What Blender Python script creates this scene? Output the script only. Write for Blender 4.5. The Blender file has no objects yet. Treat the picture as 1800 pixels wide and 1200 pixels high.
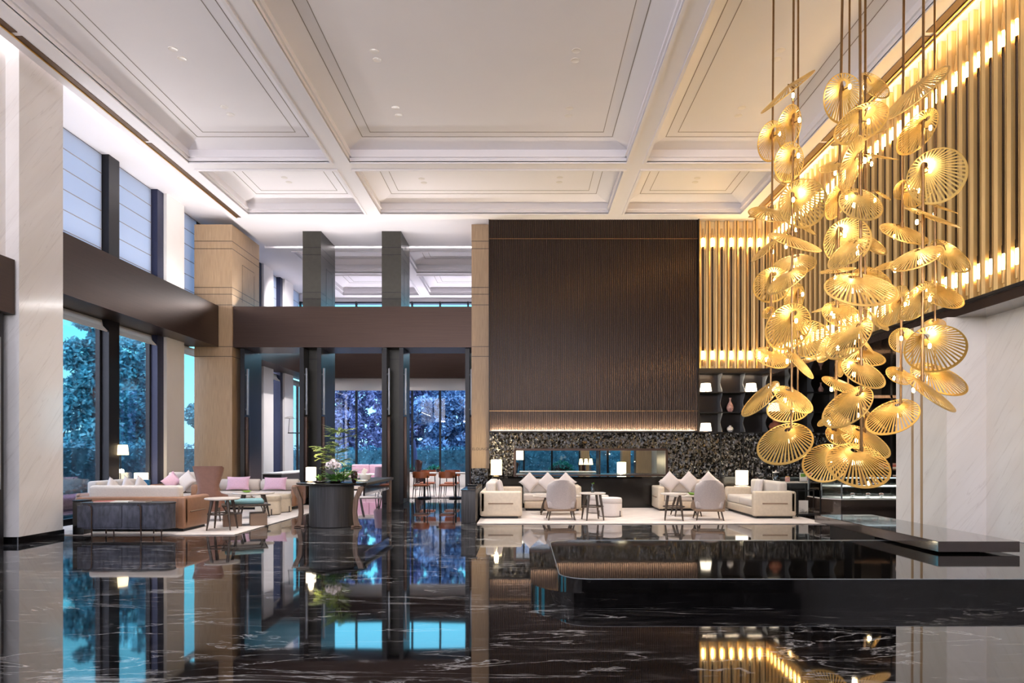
import bpy, bmesh, math, random
import numpy as np
from mathutils import Vector, Matrix
random.seed(7)
PI = math.pi
scene = bpy.context.scene
COL = scene.collection
EYE = 1.5
F = 1200.0                      # focal length in pixels of an 1800 wide frame


def P(px, py, D):
    """point at depth D seen at a pixel of the photograph"""
    return Vector(((px - 920) * D / F, D, EYE - (py - 793) * D / F))


# ------------------------------------------------------------------ materials
def lin(c):
    return tuple(((v / 255) / 12.92 if v / 255 <= 0.04045 else ((v / 255 + 0.055) / 1.055) ** 2.4) for v in c) + (1.0,)


MATS = {}


def new_mat(name):
    m = bpy.data.materials.new(name)
    m.use_nodes = True
    nt = m.node_tree
    b = nt.nodes['Principled BSDF']
    MATS[name] = m
    return m, nt, b


def N(nt, typ, **kw):
    n = nt.nodes.new(typ)
    for k, v in kw.items():
        if k in n.inputs:
            n.inputs[k].default_value = v
        else:
            setattr(n, k, v)
    return n


def coords(nt, scale=(1, 1, 1), rot=(0, 0, 0)):
    tc = nt.nodes.new('ShaderNodeTexCoord')
    mp = nt.nodes.new('ShaderNodeMapping')
    mp.inputs['Scale'].default_value = scale
    mp.inputs['Rotation'].default_value = rot
    nt.links.new(tc.outputs['Object'], mp.inputs['Vector'])
    return mp.outputs['Vector']


def ramp(nt, fac, stops):
    r = nt.nodes.new('ShaderNodeValToRGB')
    e = r.color_ramp.elements
    while len(e) < len(stops):
        e.new(0.5)
    for el, (p, c) in zip(e, stops):
        el.position = p
        el.color = c if len(c) == 4 else tuple(c) + (1,)
    nt.links.new(fac, r.inputs['Fac'])
    return r.outputs['Color']


def simple(name, rgb, rough=0.5, metal=0.0, noise=0.0, nscale=40.0, bump=0.0, spec=0.5, coat=0.0, stretch=(1, 1, 1), sheen=0.0):
    """a plain surface with a little procedural variation of tone and relief"""
    m, nt, b = new_mat(name)
    c = lin(rgb)
    b.inputs['Base Color'].default_value = c
    b.inputs['Roughness'].default_value = rough
    b.inputs['Metallic'].default_value = metal
    b.inputs['Specular IOR Level'].default_value = spec
    b.inputs['Coat Weight'].default_value = coat
    if sheen:
        b.inputs['Sheen Weight'].default_value = sheen
    if noise or bump:
        v = coords(nt, stretch)
        n = N(nt, 'ShaderNodeTexNoise', Scale=nscale, Detail=4.0)
        nt.links.new(v, n.inputs['Vector'])
        if noise:
            lo = tuple(x * (1 - noise) for x in c[:3])
            hi = tuple(min(1, x * (1 + noise)) for x in c[:3])
            col = ramp(nt, n.outputs['Fac'], [(0.3, lo), (0.7, hi)])
            nt.links.new(col, b.inputs['Base Color'])
        if bump:
            bp = N(nt, 'ShaderNodeBump', Strength=bump, Distance=0.01)
            nt.links.new(n.outputs['Fac'], bp.inputs['Height'])
            nt.links.new(bp.outputs['Normal'], b.inputs['Normal'])
    return m


def glow(name, rgb, strength, base=(240, 230, 210)):
    m, nt, b = new_mat(name)
    b.inputs['Base Color'].default_value = lin(base)
    b.inputs['Emission Color'].default_value = lin(rgb)
    b.inputs['Emission Strength'].default_value = strength
    b.inputs['Roughness'].default_value = 0.6
    return m


def glassy(name, tint=(1, 1, 1), rough=0.0, refl=1.0, ior=1.5):
    m = bpy.data.materials.new(name)
    m.use_nodes = True
    nt = m.node_tree
    nt.nodes.clear()
    out = nt.nodes.new('ShaderNodeOutputMaterial')
    tr = N(nt, 'ShaderNodeBsdfTransparent', Color=tuple(tint) + (1,))
    gl = N(nt, 'ShaderNodeBsdfGlossy', Roughness=rough)
    fr = N(nt, 'ShaderNodeFresnel', IOR=ior)
    mul = N(nt, 'ShaderNodeMath', operation='MULTIPLY')
    mul.inputs[1].default_value = refl
    mx = nt.nodes.new('ShaderNodeMixShader')
    nt.links.new(fr.outputs[0], mul.inputs[0])
    nt.links.new(mul.outputs[0], mx.inputs[0])
    nt.links.new(tr.outputs[0], mx.inputs[1])
    nt.links.new(gl.outputs[0], mx.inputs[2])
    nt.links.new(mx.outputs[0], out.inputs['Surface'])
    MATS[name] = m
    return m


def marble_white(name, sign=1.0):
    """pale marble with long thin diagonal streaks, the same on every upright face"""
    m, nt, b = new_mat(name)
    tc = nt.nodes.new('ShaderNodeTexCoord')
    sp = nt.nodes.new('ShaderNodeSeparateXYZ')
    nt.links.new(tc.outputs['Object'], sp.inputs[0])
    add = N(nt, 'ShaderNodeMath', operation='ADD')
    flip = N(nt, 'ShaderNodeMath', operation='MULTIPLY')
    flip.inputs[1].default_value = sign
    nt.links.new(sp.outputs['Y'], flip.inputs[0])
    nt.links.new(sp.outputs['X'], add.inputs[0])
    nt.links.new(flip.outputs[0], add.inputs[1])
    cb = nt.nodes.new('ShaderNodeCombineXYZ')
    nt.links.new(add.outputs[0], cb.inputs['X'])
    nt.links.new(sp.outputs['Z'], cb.inputs['Y'])

    def streak(scale, ang, det, stops, dist=0.3):
        r = N(nt, 'ShaderNodeMapping')
        r.inputs['Rotation'].default_value = (0, 0, ang)
        s_ = N(nt, 'ShaderNodeMapping')
        s_.inputs['Scale'].default_value = scale
        nt.links.new(cb.outputs[0], r.inputs['Vector'])
        nt.links.new(r.outputs[0], s_.inputs['Vector'])
        n = N(nt, 'ShaderNodeTexNoise', Scale=1.0, Detail=det, Distortion=dist)
        nt.links.new(s_.outputs[0], n.inputs['Vector'])
        return ramp(nt, n.outputs['Fac'], stops)
    cloud = streak((0.35, 1.3, 1), -0.85, 5.0, [(0.3, lin((231, 226, 223))), (0.65, lin((240, 236, 234)))], 1.2)
    v1 = streak((0.28, 5.0, 1), -0.9, 4.0, [(0.485, (1, 1, 1)), (0.5, (0.89, 0.88, 0.875)), (0.51, (1, 1, 1))], 0.9)
    v2 = streak((0.5, 11.0, 1), -0.8, 3.0, [(0.30, (0.96, 0.955, 0.95)), (0.42, (1, 1, 1)), (1.0, (1, 1, 1))], 0.8)
    mx = N(nt, 'ShaderNodeMix', data_type='RGBA', blend_type='MULTIPLY')
    mx.inputs[0].default_value = 1.0
    nt.links.new(cloud, mx.inputs[6])
    nt.links.new(v1, mx.inputs[7])
    my = N(nt, 'ShaderNodeMix', data_type='RGBA', blend_type='MULTIPLY')
    my.inputs[0].default_value = 1.0
    nt.links.new(mx.outputs[2], my.inputs[6])
    nt.links.new(v2, my.inputs[7])
    nt.links.new(my.outputs[2], b.inputs['Base Color'])
    b.inputs['Roughness'].default_value = 0.12
    return m


def marble_black(name):
    m, nt, b = new_mat(name)
    v = coords(nt, (0.35, 1.5, 1), (0, 0, 0.12))
    n = N(nt, 'ShaderNodeTexNoise', Scale=1.5, Detail=9.0, Distortion=1.3, Roughness=0.6)
    nt.links.new(v, n.inputs['Vector'])
    vein = ramp(nt, n.outputs['Fac'], [(0.485, (0, 0, 0)), (0.5, (0.55, 0.55, 0.55)), (0.513, (0, 0, 0))])
    v2 = coords(nt, (0.7, 3.2, 1), (0, 0, -0.08))
    n2 = N(nt, 'ShaderNodeTexNoise', Scale=2.2, Detail=7.0, Distortion=0.8)
    nt.links.new(v2, n2.inputs['Vector'])
    cl = ramp(nt, n2.outputs['Fac'], [(0.40, (0.004, 0.004, 0.005)), (0.58, (0.013, 0.012, 0.013)), (0.70, (0.05, 0.047, 0.047))])
    msk = N(nt, 'ShaderNodeTexNoise', Scale=1.4, Detail=2.0)
    nt.links.new(coords(nt), msk.inputs['Vector'])
    mk = ramp(nt, msk.outputs['Fac'], [(0.40, (0, 0, 0)), (0.62, (0.9, 0.9, 0.9))])
    mm = N(nt, 'ShaderNodeMix', data_type='RGBA', blend_type='MULTIPLY')
    mm.inputs[0].default_value = 1.0
    nt.links.new(vein, mm.inputs[6])
    nt.links.new(mk, mm.inputs[7])
    ad = N(nt, 'ShaderNodeMix', data_type='RGBA', blend_type='ADD')
    ad.inputs[0].default_value = 1.0
    nt.links.new(cl, ad.inputs[6])
    nt.links.new(mm.outputs[2], ad.inputs[7])
    # slab joints
    br = N(nt, 'ShaderNodeTexBrick', Scale=1.0)
    br.offset = 0.5
    br.inputs['Color1'].default_value = (1, 1, 1, 1)
    br.inputs['Color2'].default_value = (0.75, 0.75, 0.75, 1)
    br.inputs['Mortar'].default_value = (0.3, 0.3, 0.3, 1)
    br.inputs['Mortar Size'].default_value = 0.003
    br.inputs['Brick Width'].default_value = 2.2
    br.inputs['Row Height'].default_value = 1.1
    nt.links.new(coords(nt), br.inputs['Vector'])
    mj = N(nt, 'ShaderNodeMix', data_type='RGBA', blend_type='MULTIPLY')
    mj.inputs[0].default_value = 1.0
    nt.links.new(ad.outputs[2], mj.inputs[6])
    nt.links.new(br.outputs['Color'], mj.inputs[7])
    nt.links.new(mj.outputs[2], b.inputs['Base Color'])
    b.inputs['Roughness'].default_value = 0.035
    b.inputs['IOR'].default_value = 2.0
    bn = N(nt, 'ShaderNodeTexNoise', Scale=0.8, Detail=1.0)
    nt.links.new(coords(nt), bn.inputs['Vector'])
    bp = N(nt, 'ShaderNodeBump', Strength=0.06, Distance=0.02)
    nt.links.new(bn.outputs['Fac'], bp.inputs['Height'])
    nt.links.new(bp.outputs['Normal'], b.inputs['Normal'])
    return m


def wood(name, a, bcol, scale=(9, 9, 0.35), rough=0.45):
    m, nt, b = new_mat(name)
    v = coords(nt, scale)
    n = N(nt, 'ShaderNodeTexNoise', Scale=3.0, Detail=7.0, Distortion=0.35)
    nt.links.new(v, n.inputs['Vector'])
    c = ramp(nt, n.outputs['Fac'], [(0.3, lin(a)), (0.7, lin(bcol))])
    nt.links.new(c, b.inputs['Base Color'])
    b.inputs['Roughness'].default_value = rough
    bp = N(nt, 'ShaderNodeBump', Strength=0.15, Distance=0.005)
    nt.links.new(n.outputs['Fac'], bp.inputs['Height'])
    nt.links.new(bp.outputs['Normal'], b.inputs['Normal'])
    return m


def split_stone(name):
    m, nt, b = new_mat(name)
    v = coords(nt, (1, 1, 0.75), (0, 0.5, 0))
    vo = N(nt, 'ShaderNodeTexVoronoi', Scale=21.0, Randomness=1.0)
    nt.links.new(v, vo.inputs['Vector'])
    n = N(nt, 'ShaderNodeTexNoise', Scale=26.0, Detail=5.0)
    nt.links.new(v, n.inputs['Vector'])
    ad = N(nt, 'ShaderNodeMath', operation='ADD')
    nt.links.new(vo.outputs['Distance'], ad.inputs[0])
    nt.links.new(n.outputs['Fac'], ad.inputs[1])
    bp = N(nt, 'ShaderNodeBump', Strength=0.5, Distance=0.03)
    nt.links.new(ad.outputs[0], bp.inputs['Height'])
    # every chip faces its own way, so it catches the lamps one by one
    tilt = N(nt, 'ShaderNodeVectorMath', operation='SUBTRACT')
    tilt.inputs[1].default_value = (0.5, 0.5, 0.5)
    nt.links.new(vo.outputs['Color'], tilt.inputs[0])
    sc = N(nt, 'ShaderNodeVectorMath', operation='SCALE')
    sc.inputs['Scale'].default_value = 1.0
    nt.links.new(tilt.outputs[0], sc.inputs[0])
    ad2 = N(nt, 'ShaderNodeVectorMath', operation='ADD')
    nt.links.new(sc.outputs[0], ad2.inputs[0])
    nt.links.new(bp.outputs['Normal'], ad2.inputs[1])
    nm = N(nt, 'ShaderNodeVectorMath', operation='NORMALIZE')
    nt.links.new(ad2.outputs[0], nm.inputs[0])
    nt.links.new(nm.outputs[0], b.inputs['Normal'])
    b.inputs['Base Color'].default_value = (0.016, 0.014, 0.012, 1)
    b.inputs['Roughness'].default_value = 0.2
    b.inputs['IOR'].default_value = 1.8
    return m


def blind_fabric(name, rgb):
    m = bpy.data.materials.new(name)
    m.use_nodes = True
    nt = m.node_tree
    nt.nodes.clear()
    out = nt.nodes.new('ShaderNodeOutputMaterial')
    c = lin(rgb)
    di = N(nt, 'ShaderNodeBsdfDiffuse', Color=c)
    tr = N(nt, 'ShaderNodeBsdfTranslucent', Color=c)
    wv = N(nt, 'ShaderNodeTexNoise', Scale=60.0, Detail=2.0)
    nt.links.new(coords(nt), wv.inputs['Vector'])
    bp = N(nt, 'ShaderNodeBump', Strength=0.1, Distance=0.003)
    nt.links.new(wv.outputs['Fac'], bp.inputs['Height'])
    nt.links.new(bp.outputs['Normal'], di.inputs['Normal'])
    mx = N(nt, 'ShaderNodeMixShader', Fac=0.55)
    nt.links.new(di.outputs[0], mx.inputs[1])
    nt.links.new(tr.outputs[0], mx.inputs[2])
    nt.links.new(mx.outputs[0], out.inputs['Surface'])
    MATS[name] = m
    return m


def leafy(name, lo, hi, scale=1.5):
    m, nt, b = new_mat(name)
    g = nt.nodes.new('ShaderNodeNewGeometry')
    n = N(nt, 'ShaderNodeTexNoise', Scale=scale, Detail=5.0)
    nt.links.new(coords(nt), n.inputs['Vector'])
    wn = N(nt, 'ShaderNodeMath', operation='MULTIPLY_ADD')
    wn.inputs[1].default_value = 0.5
    nt.links.new(g.outputs['Random Per Island'], wn.inputs[0])
    sub = N(nt, 'ShaderNodeMath', operation='SUBTRACT')
    sub.inputs[1].default_value = 0.25
    nt.links.new(n.outputs['Fac'], sub.inputs[0])
    nt.links.new(sub.outputs[0], wn.inputs[2])
    c = ramp(nt, wn.outputs[0], [(0.15, lin(lo)), (0.75, lin(hi))])
    nt.links.new(c, b.inputs['Base Color'])
    b.inputs['Roughness'].default_value = 0.45
    return m


marble_white('marble')
marble_white('marble_right', -1.0)
marble_black('floor_marble')
simple('ceiling_paint', (233, 229, 232), 0.75, noise=0.02, nscale=0.6)
simple('plaster', (232, 228, 226), 0.7, noise=0.02, nscale=2)
simple('groove', (150, 140, 134), 0.8, noise=0.05)
simple('bronze_panel', (72, 57, 50), 0.36, 0.75, noise=0.10, nscale=5, stretch=(0.2, 0.2, 14), bump=0.02)
simple('bronze_dark', (40, 36, 35), 0.3, 0.6, noise=0.1, nscale=12, stretch=(8, 8, 0.2))
simple('bronze_slat', (72, 58, 50), 0.26, 0.7, noise=0.18, nscale=6, stretch=(20, 20, 0.15))
simple('door_metal', (72, 68, 66), 0.38, 0.5, noise=0.08, nscale=10, stretch=(8, 8, 0.1))
simple('column_metal', (62, 60, 54), 0.4, 0.45, noise=0.08, nscale=8)
simple('frame_black', (28, 27, 30), 0.4, 0.3, noise=0.1, nscale=30)
simple('frame_bluelit', (44, 47, 72), 0.4, 0.3, noise=0.1, nscale=30)  # dark frame with the blue garden light put into its colour
simple('black_stone', (14, 13, 13), 0.04, 0.0, noise=0.4, nscale=6, spec=0.8)
simple('black_lacquer', (24, 21, 20), 0.16, 0.0, noise=0.2, nscale=8, spec=0.6)
simple('slab_brown', (62, 52, 48), 0.09, 0.1, noise=0.12, nscale=5, spec=1.0, coat=0.6)
simple('skirting_black', (12, 12, 13), 0.15, noise=0.2)
wood('stone_wood', (156, 128, 98), (184, 156, 122), (26, 26, 0.8))
wood('dark_ash', (38, 37, 38), (66, 64, 66), (14, 14, 0.5), 0.5)
wood('console_wood', (44, 46, 56), (84, 86, 100), (5, 5, 2.0), 0.55)
wood('leg_wood', (52, 42, 36), (84, 70, 58), (20, 20, 1.0), 0.4)
wood('taupe_wood', (96, 74, 60), (136, 110, 92), (20, 20, 1.0), 0.35)
split_stone('split_stone')
simple('gold_board', (240, 216, 164), 0.42, 0.2, noise=0.10, nscale=3, stretch=(14, 14, 0.2))
simple('gold_rib', (224, 190, 130), 0.35, 0.4, noise=0.1, nscale=3, stretch=(14, 14, 0.2))
simple('tube_bronze', (66, 50, 36), 0.3, 0.8, noise=0.15)
simple('brass_disc', (224, 186, 108), 0.36, 0.75, noise=0.06, nscale=6)
simple('brass_rod', (142, 110, 74), 0.28, 0.95, noise=0.1)
simple('brass_trim', (206, 160, 84), 0.3, 0.9, noise=0.1)
simple('grille_brown', (92, 68, 48), 0.5, 0.3, noise=0.3, nscale=90)
simple('cream_leather', (214, 200, 180), 0.42, noise=0.05, nscale=18, bump=0.12)
simple('cream_fabric', (212, 203, 195), 0.85, noise=0.06, nscale=70, bump=0.25, sheen=0.2)
simple('white_fabric', (218, 210, 208), 0.85, noise=0.05, nscale=70, bump=0.25, sheen=0.2)
simple('grey_fabric', (178, 168, 166), 0.9, noise=0.08, nscale=60, bump=0.3, sheen=0.3)
simple('pink_fabric', (216, 178, 198), 0.85, noise=0.08, nscale=50, bump=0.35, sheen=0.3)
simple('teal_fabric', (112, 148, 152), 0.85, noise=0.08, nscale=50, bump=0.3)
simple('blue_fabric', (40, 110, 150), 0.8, noise=0.1, nscale=50, bump=0.3)
simple('tan_leather', (154, 114, 88), 0.38, noise=0.07, nscale=14, bump=0.12)
simple('brown_leather', (132, 96, 84), 0.4, noise=0.07, nscale=14, bump=0.1)
simple('orange_leather', (174, 98, 62), 0.4, noise=0.08, nscale=14, bump=0.1)
simple('slot_brown', (136, 112, 92), 0.6, noise=0.05)
simple('rug_pile', (194, 184, 178), 0.95, noise=0.2, nscale=5, bump=0.5, stretch=(0.6, 2.4, 1), sheen=0.2)
simple('table_stone', (216, 206, 198), 0.25, noise=0.06, nscale=6)
simple('white_enamel', (238, 234, 230), 0.3, noise=0.02)
simple('ceramic_white', (240, 234, 230), 0.2, noise=0.02)
simple('ceramic_dark', (52, 34, 34), 0.15, noise=0.2)
simple('ceramic_rust', (150, 92, 74), 0.25, noise=0.25, nscale=9)
simple('ceramic_pink', (206, 160, 150), 0.2, noise=0.3, nscale=30)
simple('paper', (236, 230, 222), 0.8, noise=0.03)
simple('print_red', (190, 90, 80), 0.6, noise=0.2, nscale=14)
simple('soil', (40, 32, 26), 0.95, noise=0.4, nscale=60, bump=0.6)
simple('bark', (74, 56, 50), 0.9, noise=0.35, nscale=14, bump=0.7, stretch=(3, 3, 0.6))
simple('green_apple', (140, 200, 60), 0.5, noise=0.15)
simple('ground_paving', (120, 124, 132), 0.8, noise=0.2, nscale=1.5)
simple('umbrella_cloth', (104, 110, 156), 0.8, noise=0.1)
simple('pole_grey', (150, 156, 164), 0.4, 0.6, noise=0.05)
leafy('leaf_teal', (10, 68, 88), (92, 194, 214))
leafy('leaf_blue', (38, 56, 100), (138, 160, 216))
leafy('leaf_mixed', (30, 64, 110), (124, 176, 222))
leafy('leaf_hedge', (24, 84, 104), (104, 186, 206), 4)
leafy('leaf_green', (30, 84, 40), (120, 176, 84), 8)
leafy('leaf_bright', (40, 92, 30), (150, 196, 76), 8)
leafy('leaf_fern', (116, 150, 66), (206, 222, 140), 8)
leafy('leaf_topiary', (14, 104, 84), (60, 190, 150), 5)
simple('petal', (238, 226, 230), 0.6, noise=0.05)
simple('flowerbed_pink', (150, 110, 130), 0.9, noise=0.4, nscale=20, bump=0.6)
blind_fabric('blind_upper', (208, 216, 230))
blind_fabric('blind_lower', (232, 222, 214))
glassy('window_glass', (0.94, 0.97, 1.0), 0.0, 0.6)
glassy('case_glass', (0.93, 0.97, 0.95), 0.0, 1.0)
glassy('bottle_glass', (0.82, 0.86, 0.88), 0.02, 1.6)
glow('shade_glow', (255, 226, 176), 3.2)
glow('shade_white', (255, 240, 214), 3.0)
glow('led_warm', (255, 216, 146), 55.0)
glow('led_white', (255, 226, 176), 9.0)
glow('bulb_glow', (255, 214, 140), 30.0)
glow('downlight_glow', (255, 238, 214), 3.0)
glow('case_led', (225, 240, 255), 1.2)


# ------------------------------------------------------------------ mesh helper
class MB:
    def __init__(self):
        self.bm = bmesh.new()

    def add(self, other, mtx=None):
        """merge another bmesh"""
        vm = []
        for v in other.verts:
            co = v.co if mtx is None else mtx @ v.co
            vm.append(self.bm.verts.new(co))
        other.verts.index_update()
        for f in other.faces:
            try:
                self.bm.faces.new([vm[v.index] for v in f.verts])
            except ValueError:
                pass
        other.free()
        return self

    def box(self, x0, x1, y0, y1, z0, z1):
        v = [self.bm.verts.new(c) for c in ((x0, y0, z0), (x1, y0, z0), (x1, y1, z0), (x0, y1, z0), (x0, y0, z1), (x1, y0, z1), (x1, y1, z1), (x0, y1, z1))]
        for f in ((0, 3, 2, 1), (4, 5, 6, 7), (0, 1, 5, 4), (1, 2, 6, 5), (2, 3, 7, 6), (3, 0, 4, 7)):
            self.bm.faces.new([v[i] for i in f])
        return self

    def rbox(self, x0, x1, y0, y1, z0, z1, r=0.03, seg=3, mtx=None):
        t = bmesh.new()
        m = MB()
        m.bm.free()
        m.bm = t
        m.box(x0, x1, y0, y1, z0, z1)
        r = min(r, (x1 - x0) * 0.49, (y1 - y0) * 0.49, (z1 - z0) * 0.49)
        bmesh.ops.bevel(t, geom=list(t.edges), offset=r, segments=seg, affect='EDGES', profile=0.5)
        return self.add(t, mtx)

    def prism(self, pts, a0, a1, axis='z'):
        """extrude a polygon; pts are (x,y) for z, (x,z) for y, (y,z) for x"""
        def mk(p, a):
            return {'z': (p[0], p[1], a), 'y': (p[0], a, p[1]), 'x': (a, p[0], p[1])}[axis]
        lo = [self.bm.verts.new(mk(p, a0)) for p in pts]
        hi = [self.bm.verts.new(mk(p, a1)) for p in pts]
        n = len(pts)
        self.bm.faces.new(lo)
        self.bm.faces.new(hi)
        for i in range(n):
            self.bm.faces.new((lo[i], lo[(i + 1) % n], hi[(i + 1) % n], hi[i]))
        return self

    def lathe(self, prof, c=(0, 0, 0), n=24, sx=1.0, sy=1.0):
        rings = []
        for r, z in prof:
            if r < 1e-6:
                rings.append([self.bm.verts.new((c[0], c[1], c[2] + z))])
            else:
                rings.append([self.bm.verts.new((c[0] + sx * r * math.cos(2 * PI * i / n), c[1] + sy * r * math.sin(2 * PI * i / n), c[2] + z)) for i in range(n)])
        for a, b in zip(rings, rings[1:]):
            for i in range(n):
                j = (i + 1) % n
                if len(a) == 1 and len(b) == 1:
                    continue
                if len(a) == 1:
                    self.bm.faces.new((a[0], b[i], b[j]))
                elif len(b) == 1:
                    self.bm.faces.new((a[i], a[j], b[0]))
                else:
                    self.bm.faces.new((a[i], a[j], b[j], b[i]))
        for ring in (rings[0], rings[-1]):
            if len(ring) > 2:
                self.bm.faces.new(ring)
        return self

    def tube(self, pts, r, n=10, closed=False):
        """round bar along points; r a number or one radius per point"""
        pts = [Vector(p) for p in pts]
        rs = r if isinstance(r, (list, tuple)) else [r] * len(pts)
        rings = []
        ref = None
        for i, p in enumerate(pts):
            if closed:
                d = pts[(i + 1) % len(pts)] - pts[i - 1]
            else:
                d = pts[min(i + 1, len(pts) - 1)] - pts[max(i - 1, 0)]
            d.normalize()
            if ref is None:
                ref = Vector((0, 0, 1)) if abs(d.z) < 0.9 else Vector((1, 0, 0))
            u = d.cross(ref)
            u.normalize()
            w = u.cross(d)
            w.normalize()
            ref = w
            rings.append([self.bm.verts.new(p + rs[i] * (math.cos(2 * PI * k / n) * u + math.sin(2 * PI * k / n) * w)) for k in range(n)])
        m = len(rings)
        for i in range(m if closed else m - 1):
            a, b = rings[i], rings[(i + 1) % m]
            for k in range(n):
                self.bm.faces.new((a[k], a[(k + 1) % n], b[(k + 1) % n], b[k]))
        if not closed:
            self.bm.faces.new(rings[0])
            self.bm.faces.new(rings[-1])
        return self

    def loft(self, loops, cap=True):
        rs = [[self.bm.verts.new(p) for p in l] for l in loops]
        n = len(rs[0])
        for a, b in zip(rs, rs[1:]):
            for i in range(n):
                self.bm.faces.new((a[i], a[(i + 1) % n], b[(i + 1) % n], b[i]))
        if cap:
            self.bm.faces.new(rs[0])
            self.bm.faces.new(rs[-1])
        return self

    def pillow(self, w, h, t, mtx, n=12):
        """a stuffed square cushion standing in its own XZ plane"""
        def pos(i, j, s):
            u = -1 + 2 * i / n
            v = -1 + 2 * j / n
            pin = 1 - 0.10 * (1 - abs(u) ** 3) * abs(v) ** 4
            pin2 = 1 - 0.10 * (1 - abs(v) ** 3) * abs(u) ** 4
            th = max(0, (1 - u ** 4) * (1 - v ** 4)) ** 0.6
            return mtx @ Vector((u * w / 2 * pin2, s * t / 2 * th, v * h / 2 * pin))
        for s in (-1, 1):
            g = [[self.bm.verts.new(pos(i, j, s)) for j in range(n + 1)] for i in range(n + 1)]
            for i in range(n):
                for j in range(n):
                    self.bm.faces.new((g[i][j], g[i + 1][j], g[i + 1][j + 1], g[i][j + 1]))
        return self

    def build(self, name, mat, parent=None, loc=None, smooth=True, angle=35, weld=True, mats=None):
        me = bpy.data.meshes.new(name)
        if weld:
            bmesh.ops.remove_doubles(self.bm, verts=self.bm.verts, dist=1e-5)
        bmesh.ops.recalc_face_normals(self.bm, faces=self.bm.faces)
        self.bm.to_mesh(me)
        self.bm.free()
        me.materials.append(MATS[mat])
        if smooth:
            me.polygons.foreach_set('use_smooth', [True] * len(me.polygons))
            try:
                me.set_sharp_from_angle(angle=math.radians(angle))
            except Exception:
                pass
        o = bpy.data.objects.new(name, me)
        COL.objects.link(o)
        if parent is not None:
            o.parent = parent
        if loc is not None:
            o.location = loc
        return o


def tag(o, label, cat, group=None, kind=None):
    o['label'] = label
    o['category'] = cat
    if group:
        o['group'] = group
    if kind:
        o['kind'] = kind
    return o


def thing(name, label, cat, loc=(0, 0, 0), rz=0.0, group=None):
    o = bpy.data.objects.new(name, None)
    COL.objects.link(o)
    o.location = loc
    o.rotation_euler = (0, 0, rz)
    o.empty_display_size = 0.1
    return tag(o, label, cat, group)


def struct(o):
    o['kind'] = 'structure'
    return o


KIDS = {}


def kids(o):
    return [c for c in bpy.data.objects if c.parent == o]


def copy_tree(o, loc=None, rz=None, label=None, parent=None, group=None):
    c = o.copy()
    COL.objects.link(c)
    if parent is not None:
        c.parent = parent
    for k in kids(o):
        if k.name != c.name:
            copy_tree(k, parent=c)
    if loc is not None:
        c.location = loc
    if rz is not None:
        c.rotation_euler = (0, 0, rz)
    if label:
        c['label'] = label
    if group:
        c['group'] = group
    return c


def area(name, loc, target, sx, sy, power, color=(1, 0.85, 0.65), spread=PI):
    l = bpy.data.lights.new(name, 'AREA')
    l.shape = 'RECTANGLE'
    l.size, l.size_y = sx, sy
    l.energy = power
    l.color = color
    l.spread = spread
    o = bpy.data.objects.new(name, l)
    COL.objects.link(o)
    o.location = loc
    d = Vector(target) - Vector(loc)
    o.rotation_euler = d.to_track_quat('-Z', 'Y').to_euler()
    return o


def area_x(name, loc, axis_dir, length, width, power, color):
    """strip light: long side along world X or Y, shining along axis_dir"""
    l = bpy.data.lights.new(name, 'AREA')
    l.shape = 'RECTANGLE'
    l.size, l.size_y = length, width
    l.energy = power
    l.color = color
    o = bpy.data.objects.new(name, l)
    COL.objects.link(o)
    z = -Vector(axis_dir[0]).normalized()
    x = Vector(axis_dir[1]).normalized()
    y = z.cross(x)
    o.matrix_world = Matrix((x, y, z)).transposed().to_4x4()
    o.location = loc
    return o


def point(name, loc, power, color=(1, 0.72, 0.36), r=0.03, parent=None):
    l = bpy.data.lights.new(name, 'POINT')
    l.energy = power
    l.color = color
    l.shadow_soft_size = r
    o = bpy.data.objects.new(name, l)
    COL.objects.link(o)
    o.location = loc
    return o


def spot(name, loc, power, angle=70, color=(1, 0.88, 0.72), r=0.04, blend=0.6, target=None):
    l = bpy.data.lights.new(name, 'SPOT')
    l.energy = power
    l.color = color
    l.spot_size = math.radians(angle)
    l.spot_blend = blend
    l.shadow_soft_size = r
    o = bpy.data.objects.new(name, l)
    COL.objects.link(o)
    o.location = loc
    if target is not None:
        o.rotation_euler = (Vector(target) - Vector(loc)).to_track_quat('-Z', 'Y').to_euler()
    return o

# ================================================================== camera and world
cam_d = bpy.data.cameras.new('camera')
cam_d.sensor_width = 36.0
cam_d.lens = F / 1800 * 36.0
cam_d.shift_x = -20 / 1800
cam_d.shift_y = 193 / 1800
cam_d.clip_end = 300
cam = bpy.data.objects.new('camera', cam_d)
COL.objects.link(cam)
cam.location = (0, 0, EYE)
cam.rotation_euler = (PI / 2, 0, 0)
scene.camera = cam

w = bpy.data.worlds.new('dusk')
scene.world = w
w.use_nodes = True
nt = w.node_tree
bg = nt.nodes['Background']
tc = nt.nodes.new('ShaderNodeTexCoord')
sep = nt.nodes.new('ShaderNodeSeparateXYZ')
nt.links.new(tc.outputs['Generated'], sep.inputs[0])
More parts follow.
